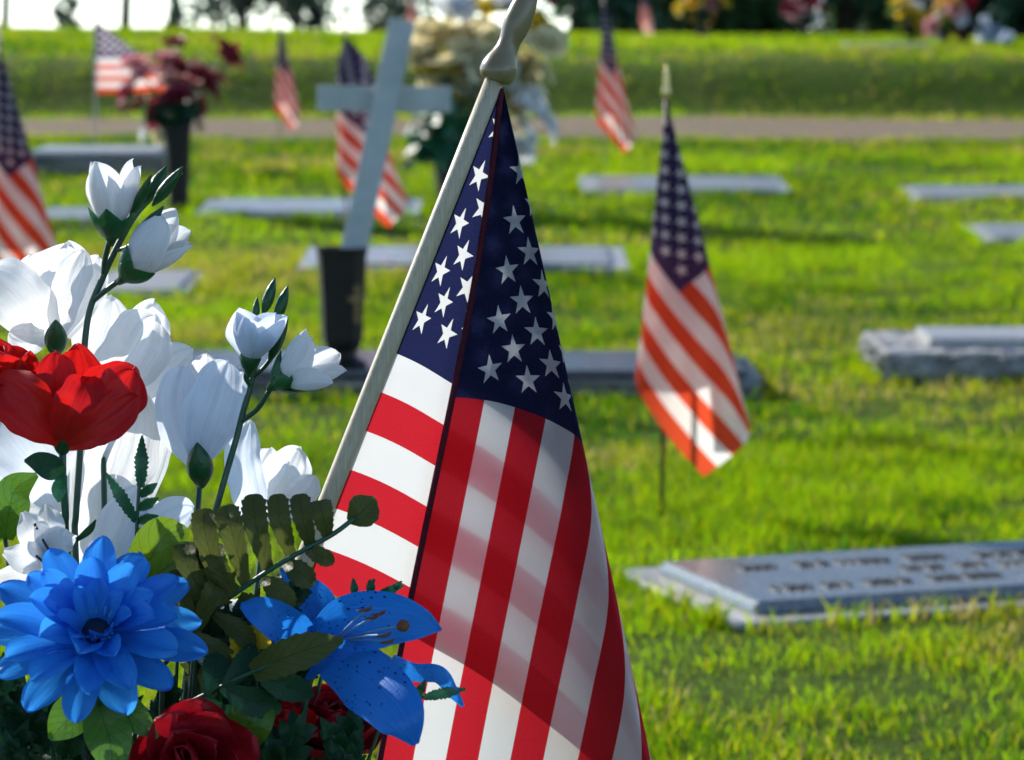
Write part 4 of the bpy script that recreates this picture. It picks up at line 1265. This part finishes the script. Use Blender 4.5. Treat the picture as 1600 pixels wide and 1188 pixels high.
# ---- blue lily
li = mk('blue lily with speckled throat and dark stamens beside the flag', 'blue_lily', 'flower', (500, 1010, 1.58))
LP = [
    ([(492, 1004, 1.585), (455, 984, 1.565), (412, 958, 1.555), (376, 946, 1.56)], [12, 30, 26, 4], .30, 0),
    ([(496, 1004, 1.60), (488, 955, 1.615), (466, 915, 1.615), (438, 888, 1.60)], [14, 40, 26, 2], .25, 0),
    ([(488, 1004, 1.585), (545, 976, 1.565), (605, 968, 1.555), (655, 974, 1.55), (690, 984, 1.55)], [16, 44, 44, 27, 2], .28, 0),
    ([(505, 1032, 1.585), (555, 1052, 1.555), (603, 1090, 1.53), (632, 1128, 1.52), (650, 1164, 1.525)], [26, 50, 47, 36, 6], -.25, 0),
    ([(612, 1030, 1.60), (645, 1050, 1.605), (685, 1054, 1.605), (706, 1080, 1.61), (724, 1104, 1.615)], [8, 14, 14, 10, 3], -.3, 0),
    ([(478, 1062, 1.58), (508, 1034, 1.565), (545, 1012, 1.56), (580, 1002, 1.565)], [3, 12, 13, 4], .4, 0)]
for k, (pts, w, cup, tw) in enumerate(LP):
    ribbon('petal', pts, w, 'lily', li, cup=cup, fold=.06, ruffle=.035, seed=60 + k, nl=30, nw=14)
for k, (ex, ey, an) in enumerate([(576, 952, 0), (588, 964, 0), (598, 958, 0), (612, 1002, 0), (606, 992, 0), (630, 978, 1)]):
    pts = [(520, 1004, 1.575), ((520 + ex) / 2, (1004 + ey) / 2 - 3, 1.55), (ex, ey, 1.53)]
    st = stem_px(li, pts, 1.9, 10, 'stamen', 'filament')
    a = at(ex - 9, ey + 6, 1.53); b_ = at(ex + 5, ey - 4, 1.528)
    if an:
        tube('stigma', [at(ex - 10, ey + 3, 1.53), at(ex, ey, 1.53), at(ex + 9, ey - 3, 1.53)], [.0015, .0033, .0016], 'anther', li, 8, 9)
    else:
        tube('anther', [a - Vector((.003, 0, -.001)), a.lerp(b_, .5), b_], [.0004, .0010, .0004], 'anther', li, 6, 7)
stem_px(li, bdrop((495, 1020, 1.60)), 5)

# ---- little yellow flower
yl = mk('small shiny yellow flower between blue daisy and lily', 'yellow_flower', 'flower', (395, 1025, 1.58))
petals(yl, frame(at(388, 1012, 1.572), camvec(.1, .5, .85)), [(5, .012, .010, 35, 75, .4, .2, .001, 0, 0), (3, .008, .007, 10, 40, .4, .1, .001, .001, 20)], 'yellow', random.Random(5), 'petal', 'round', 3, 8, 6)
stem_px(yl, bdrop((388, 1022, 1.577)), 3)

# ---- olive frond with scalloped leaflets
fd = mk('olive green fern frond with scalloped leaflets reaching over the pole', 'fern_frond', 'fern', (300, 990, 1.60))
SPN = [(255, 1040, 1.60), (320, 965, 1.585), (400, 905, 1.575), (460, 868, 1.572), (520, 835, 1.575), (556, 808, 1.58)]
stem_px(fd, SPN, 4.0, 30, 'stem', 'stem')
stem_px(fd, bdrop((255, 1042, 1.60)), 4)
UPL = [((350, 945), (322, 840), (318, 795), 27), ((385, 918), (362, 830), (352, 790), 28), ((420, 895), (400, 820), (396, 772), 27), ((455, 870), (438, 815), (433, 772), 24), ((486, 855), (473, 808), (468, 772), 23), ((512, 838), (504, 805), (500, 782), 24), ((330, 958), (292, 880), (288, 850), 24), ((310, 985), (280, 925), (276, 890), 22), ((368, 930), (340, 880), (336, 850), 22), ((300, 1000), (330, 930), (345, 905), 22)]
for k, (a, b_, c, w) in enumerate(UPL):
    ribbon('leaflet', [(a[0], a[1], 1.578), (b_[0], b_[1], 1.570), (c[0], c[1], 1.580)], [9, w * .76, w * .80], 'bronze', fd, fold=.14, serr=(8, .18), cup=.12, seed=k, nl=40, rnd_tip=.22)
ribbon('leaflet', [(545, 815, 1.58), (562, 803, 1.578), (575, 790, 1.58), (586, 778, 1.582)], [6, 26, 24, 4], 'bronze', fd, fold=.15, serr=(5, .08), nl=20)
DNL = [((335, 960), (372, 985), (398, 1010), 18), ((375, 930), (405, 955), (424, 985), 20), ((410, 905), (436, 925), (455, 955), 21), ((445, 880), (468, 895), (490, 915), 20), ((480, 860), (500, 868), (522, 880), 15), ((300, 990), (340, 1020), (365, 1045), 20)]
for k, (a, b_, c, w) in enumerate(DNL):
    ribbon('leaflet', [(a[0], a[1], 1.578), (b_[0], b_[1], 1.565), (c[0], c[1], 1.565)], [7, w, w * .8], 'bronze', fd, fold=.2, serr=(7, .16), cup=.1, seed=20 + k, nl=34, rnd_tip=.3)
# second dark frond pointing right
f2 = mk('dark olive leaf with toothed edge lying across the blue lily', 'fern_frond', 'fern', (335, 1080, 1.56))
stem_px(f2, [(300, 1095, 1.57), (360, 1066, 1.553), (430, 1036, 1.543), (500, 1008, 1.543)], 3, 18)
ribbon('leaflet', [(395, 1052, 1.548), (440, 1030, 1.540), (490, 1012, 1.538), (536, 1000, 1.54)], [16, 30, 27, 5], 'bronze', f2, fold=.15, serr=(9, .14), nl=30)
for k, (a, b_, c, w) in enumerate([((350, 1072), (380, 1040), (398, 1008), 20), ((400, 1050), (440, 1070), (490, 1085), 24), ((345, 1075), (390, 1095), (440, 1110), 24), ((320, 1085), (335, 1050), (340, 1020), 22), ((310, 1092), (350, 1120), (395, 1135), 22)]):
    ribbon('leaflet', [(a[0], a[1], 1.552), (b_[0], b_[1], 1.556), (c[0], c[1], 1.565)], [7, w, w * .7], 'dkfern', f2, fold=.2, serr=(8, .15), seed=40 + k, nl=34, rnd_tip=.3)
stem_px(f2, bdrop((300, 1097, 1.57)), 4)

# ---- leaves
def leafy(label, name, pts, w, m, **kw):
    root = mk(label, name, 'leaf', pts[0])
    ribbon('leaf', pts, w, m, root, **kw)
    stem_px(root, bdrop(pts[0]), 3.5)
    return root
y1 = leafy('broad yellow green leaf right of the blue daisy top', 'broad_leaf', [(212, 925, 1.61), (232, 880, 1.60), (255, 840, 1.60), (290, 825, 1.61)], [10, 34, 34, 4], 'ltleaf', fold=.25, nl=22, nw=10)
ribbon('leaf', [(215, 925, 1.60), (250, 895, 1.59), (285, 868, 1.59), (312, 850, 1.60)], [8, 24, 22, 3], 'ltleaf', y1, fold=.25, nl=20)
y2 = leafy('olive lobed leaf at the left edge under the white blossom', 'broad_leaf', [(8, 842, 1.63), (14, 800, 1.62), (24, 765, 1.62), (58, 742, 1.63)], [12, 30, 26, 4], 'midleaf', fold=.2, nl=20)
ribbon('leaf', [(8, 842, 1.635), (-14, 800, 1.63), (-20, 760, 1.63)], [10, 26, 4], 'midleaf', y2, fold=.2, nl=16)
y3 = mk('green lobed leaf hanging below the blue daisy', 'lobed_leaf', 'leaf', (150, 1090, 1.53))
for pts, w in [([(152, 1082, 1.56), (160, 1120, 1.54), (172, 1160, 1.53), (180, 1225, 1.53)], [12, 30, 36, 4]), ([(152, 1085, 1.56), (118, 1112, 1.54), (96, 1135, 1.535), (78, 1156, 1.535)], [12, 32, 26, 4]),
               ([(152, 1085, 1.56), (190, 1105, 1.54), (220, 1130, 1.535), (247, 1153, 1.535)], [12, 26, 20, 3]), ([(150, 1082, 1.56), (120, 1078, 1.545), (92, 1080, 1.545)], [10, 16, 8]), ([(150, 1082, 1.56), (180, 1084, 1.545), (208, 1078, 1.545)], [8, 10, 3])]:
    ribbon('lobe', pts, w, 'midleaf', y3, fold=.18, nl=20)
stem_px(y3, bdrop((152, 1085, 1.577)), 3.5)
leafy('yellow green leaf right of the deep red rose', 'broad_leaf', [(372, 1180, 1.57), (385, 1140, 1.56), (400, 1110, 1.56), (412, 1088, 1.57)], [14, 34, 32, 10], 'midleaf', fold=.2, nl=20)
leafy('small bright leaf between red petals and dark fern', 'broad_leaf', [(450, 1160, 1.62), (446, 1130, 1.62), (440, 1105, 1.62)], [10, 18, 3], 'ltleaf', fold=.2, nl=14)

# ---- serrated sprigs
def sprig(label, spine, leaves, m, group=None, serr=(12, .35), r=3.0):
    root = mk(label, 'fern_sprig', 'fern', spine[0], group)
    stem_px(root, spine, r, 16)
    stem_px(root, bdrop(spine[0]), r)
    for k, (a, c, w) in enumerate(leaves):
        b_ = ((a[0] + c[0]) / 2, (a[1] + c[1]) / 2, (a[2] + c[2]) / 2 - .003)
        ribbon('leaflet', [a, b_, c], [w * .55, w, w * .12], m, root, fold=.18, serr=serr, seed=k, nl=34, nw=4)
    return root
sprig('upright green serrated sprig in front of the white trumpet flower', [(212, 875, 1.63), (214, 820, 1.63), (218, 750, 1.63), (222, 685, 1.632)],
      [((220, 762, 1.63), (222, 680, 1.632), 13), ((213, 815, 1.63), (165, 738, 1.625), 12), ((219, 775, 1.63), (246, 755, 1.625), 10), ((217, 795, 1.63), (248, 778, 1.62), 11), ((215, 815, 1.63), (248, 806, 1.62), 10), ((214, 828, 1.63), (240, 836, 1.62), 8)], 'fern')
sprig('small green serrated sprig tip crossing the flag beside the lily', [(600, 1120, 1.60), (640, 1095, 1.605), (690, 1084, 1.61), (726, 1077, 1.615)],
      [((662, 1090, 1.605), (728, 1076, 1.615), 11), ((650, 1092, 1.605), (665, 1062, 1.60), 9)], 'fern')
sprig('green serrated sprig tips just above the blue lily', [(520, 980, 1.63), (550, 950, 1.63), (575, 925, 1.63), (585, 905, 1.63)],
      [((555, 935, 1.63), (552, 903, 1.63), 8), ((580, 930, 1.63), (578, 905, 1.63), 9), ((590, 930, 1.63), (632, 914, 1.63), 9), ((610, 925, 1.63), (628, 908, 1.63), 7)], 'fern')
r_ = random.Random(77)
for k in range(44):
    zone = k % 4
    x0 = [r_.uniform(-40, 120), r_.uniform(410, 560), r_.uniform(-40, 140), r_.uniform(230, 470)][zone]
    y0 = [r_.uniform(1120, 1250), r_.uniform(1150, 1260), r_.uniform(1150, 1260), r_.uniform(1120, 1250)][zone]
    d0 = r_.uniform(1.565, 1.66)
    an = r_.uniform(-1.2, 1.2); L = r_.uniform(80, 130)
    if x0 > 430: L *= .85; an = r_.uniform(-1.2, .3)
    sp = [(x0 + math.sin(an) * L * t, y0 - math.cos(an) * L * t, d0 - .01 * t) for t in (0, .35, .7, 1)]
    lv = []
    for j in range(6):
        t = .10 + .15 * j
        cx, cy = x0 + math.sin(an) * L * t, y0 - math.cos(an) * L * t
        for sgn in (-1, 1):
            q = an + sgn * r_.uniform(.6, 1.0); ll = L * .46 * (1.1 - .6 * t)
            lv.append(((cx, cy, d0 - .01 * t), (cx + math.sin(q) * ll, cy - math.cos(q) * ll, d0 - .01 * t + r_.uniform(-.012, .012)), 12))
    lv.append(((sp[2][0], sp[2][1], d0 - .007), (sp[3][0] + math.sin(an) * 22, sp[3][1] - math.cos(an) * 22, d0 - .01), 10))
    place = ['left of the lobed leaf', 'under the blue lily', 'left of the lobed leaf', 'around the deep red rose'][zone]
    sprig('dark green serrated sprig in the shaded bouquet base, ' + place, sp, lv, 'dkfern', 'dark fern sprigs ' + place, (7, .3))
r_ = random.Random(91)
for k in range(20):
    x0 = r_.uniform(265, 440); y0 = r_.uniform(960, 1100); d0 = r_.uniform(1.60, 1.655)
    an = r_.uniform(-.9, 1.1); L = r_.uniform(70, 115)
    if x0 < 320: an = r_.uniform(-.4, 1.0)
    sp = [(x0 + math.sin(an) * L * t, y0 - math.cos(an) * L * t, d0 - .01 * t) for t in (0, .35, .7, 1)]
    lv = []
    for j in range(6):
        t = .10 + .15 * j
        cx, cy = x0 + math.sin(an) * L * t, y0 - math.cos(an) * L * t
        for sgn in (-1, 1):
            q = an + sgn * r_.uniform(.6, 1.0); ll = L * .46 * (1.1 - .6 * t)
            lv.append(((cx, cy, d0 - .01 * t), (cx + math.sin(q) * ll, cy - math.cos(q) * ll, d0 - .01 * t + r_.uniform(-.012, .012)), 11))
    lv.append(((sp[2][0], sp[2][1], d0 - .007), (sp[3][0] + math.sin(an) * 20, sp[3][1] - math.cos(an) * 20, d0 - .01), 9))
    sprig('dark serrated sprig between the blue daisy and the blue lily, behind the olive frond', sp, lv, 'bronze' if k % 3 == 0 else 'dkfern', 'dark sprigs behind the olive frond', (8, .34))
print('objects', len(bpy.data.objects))
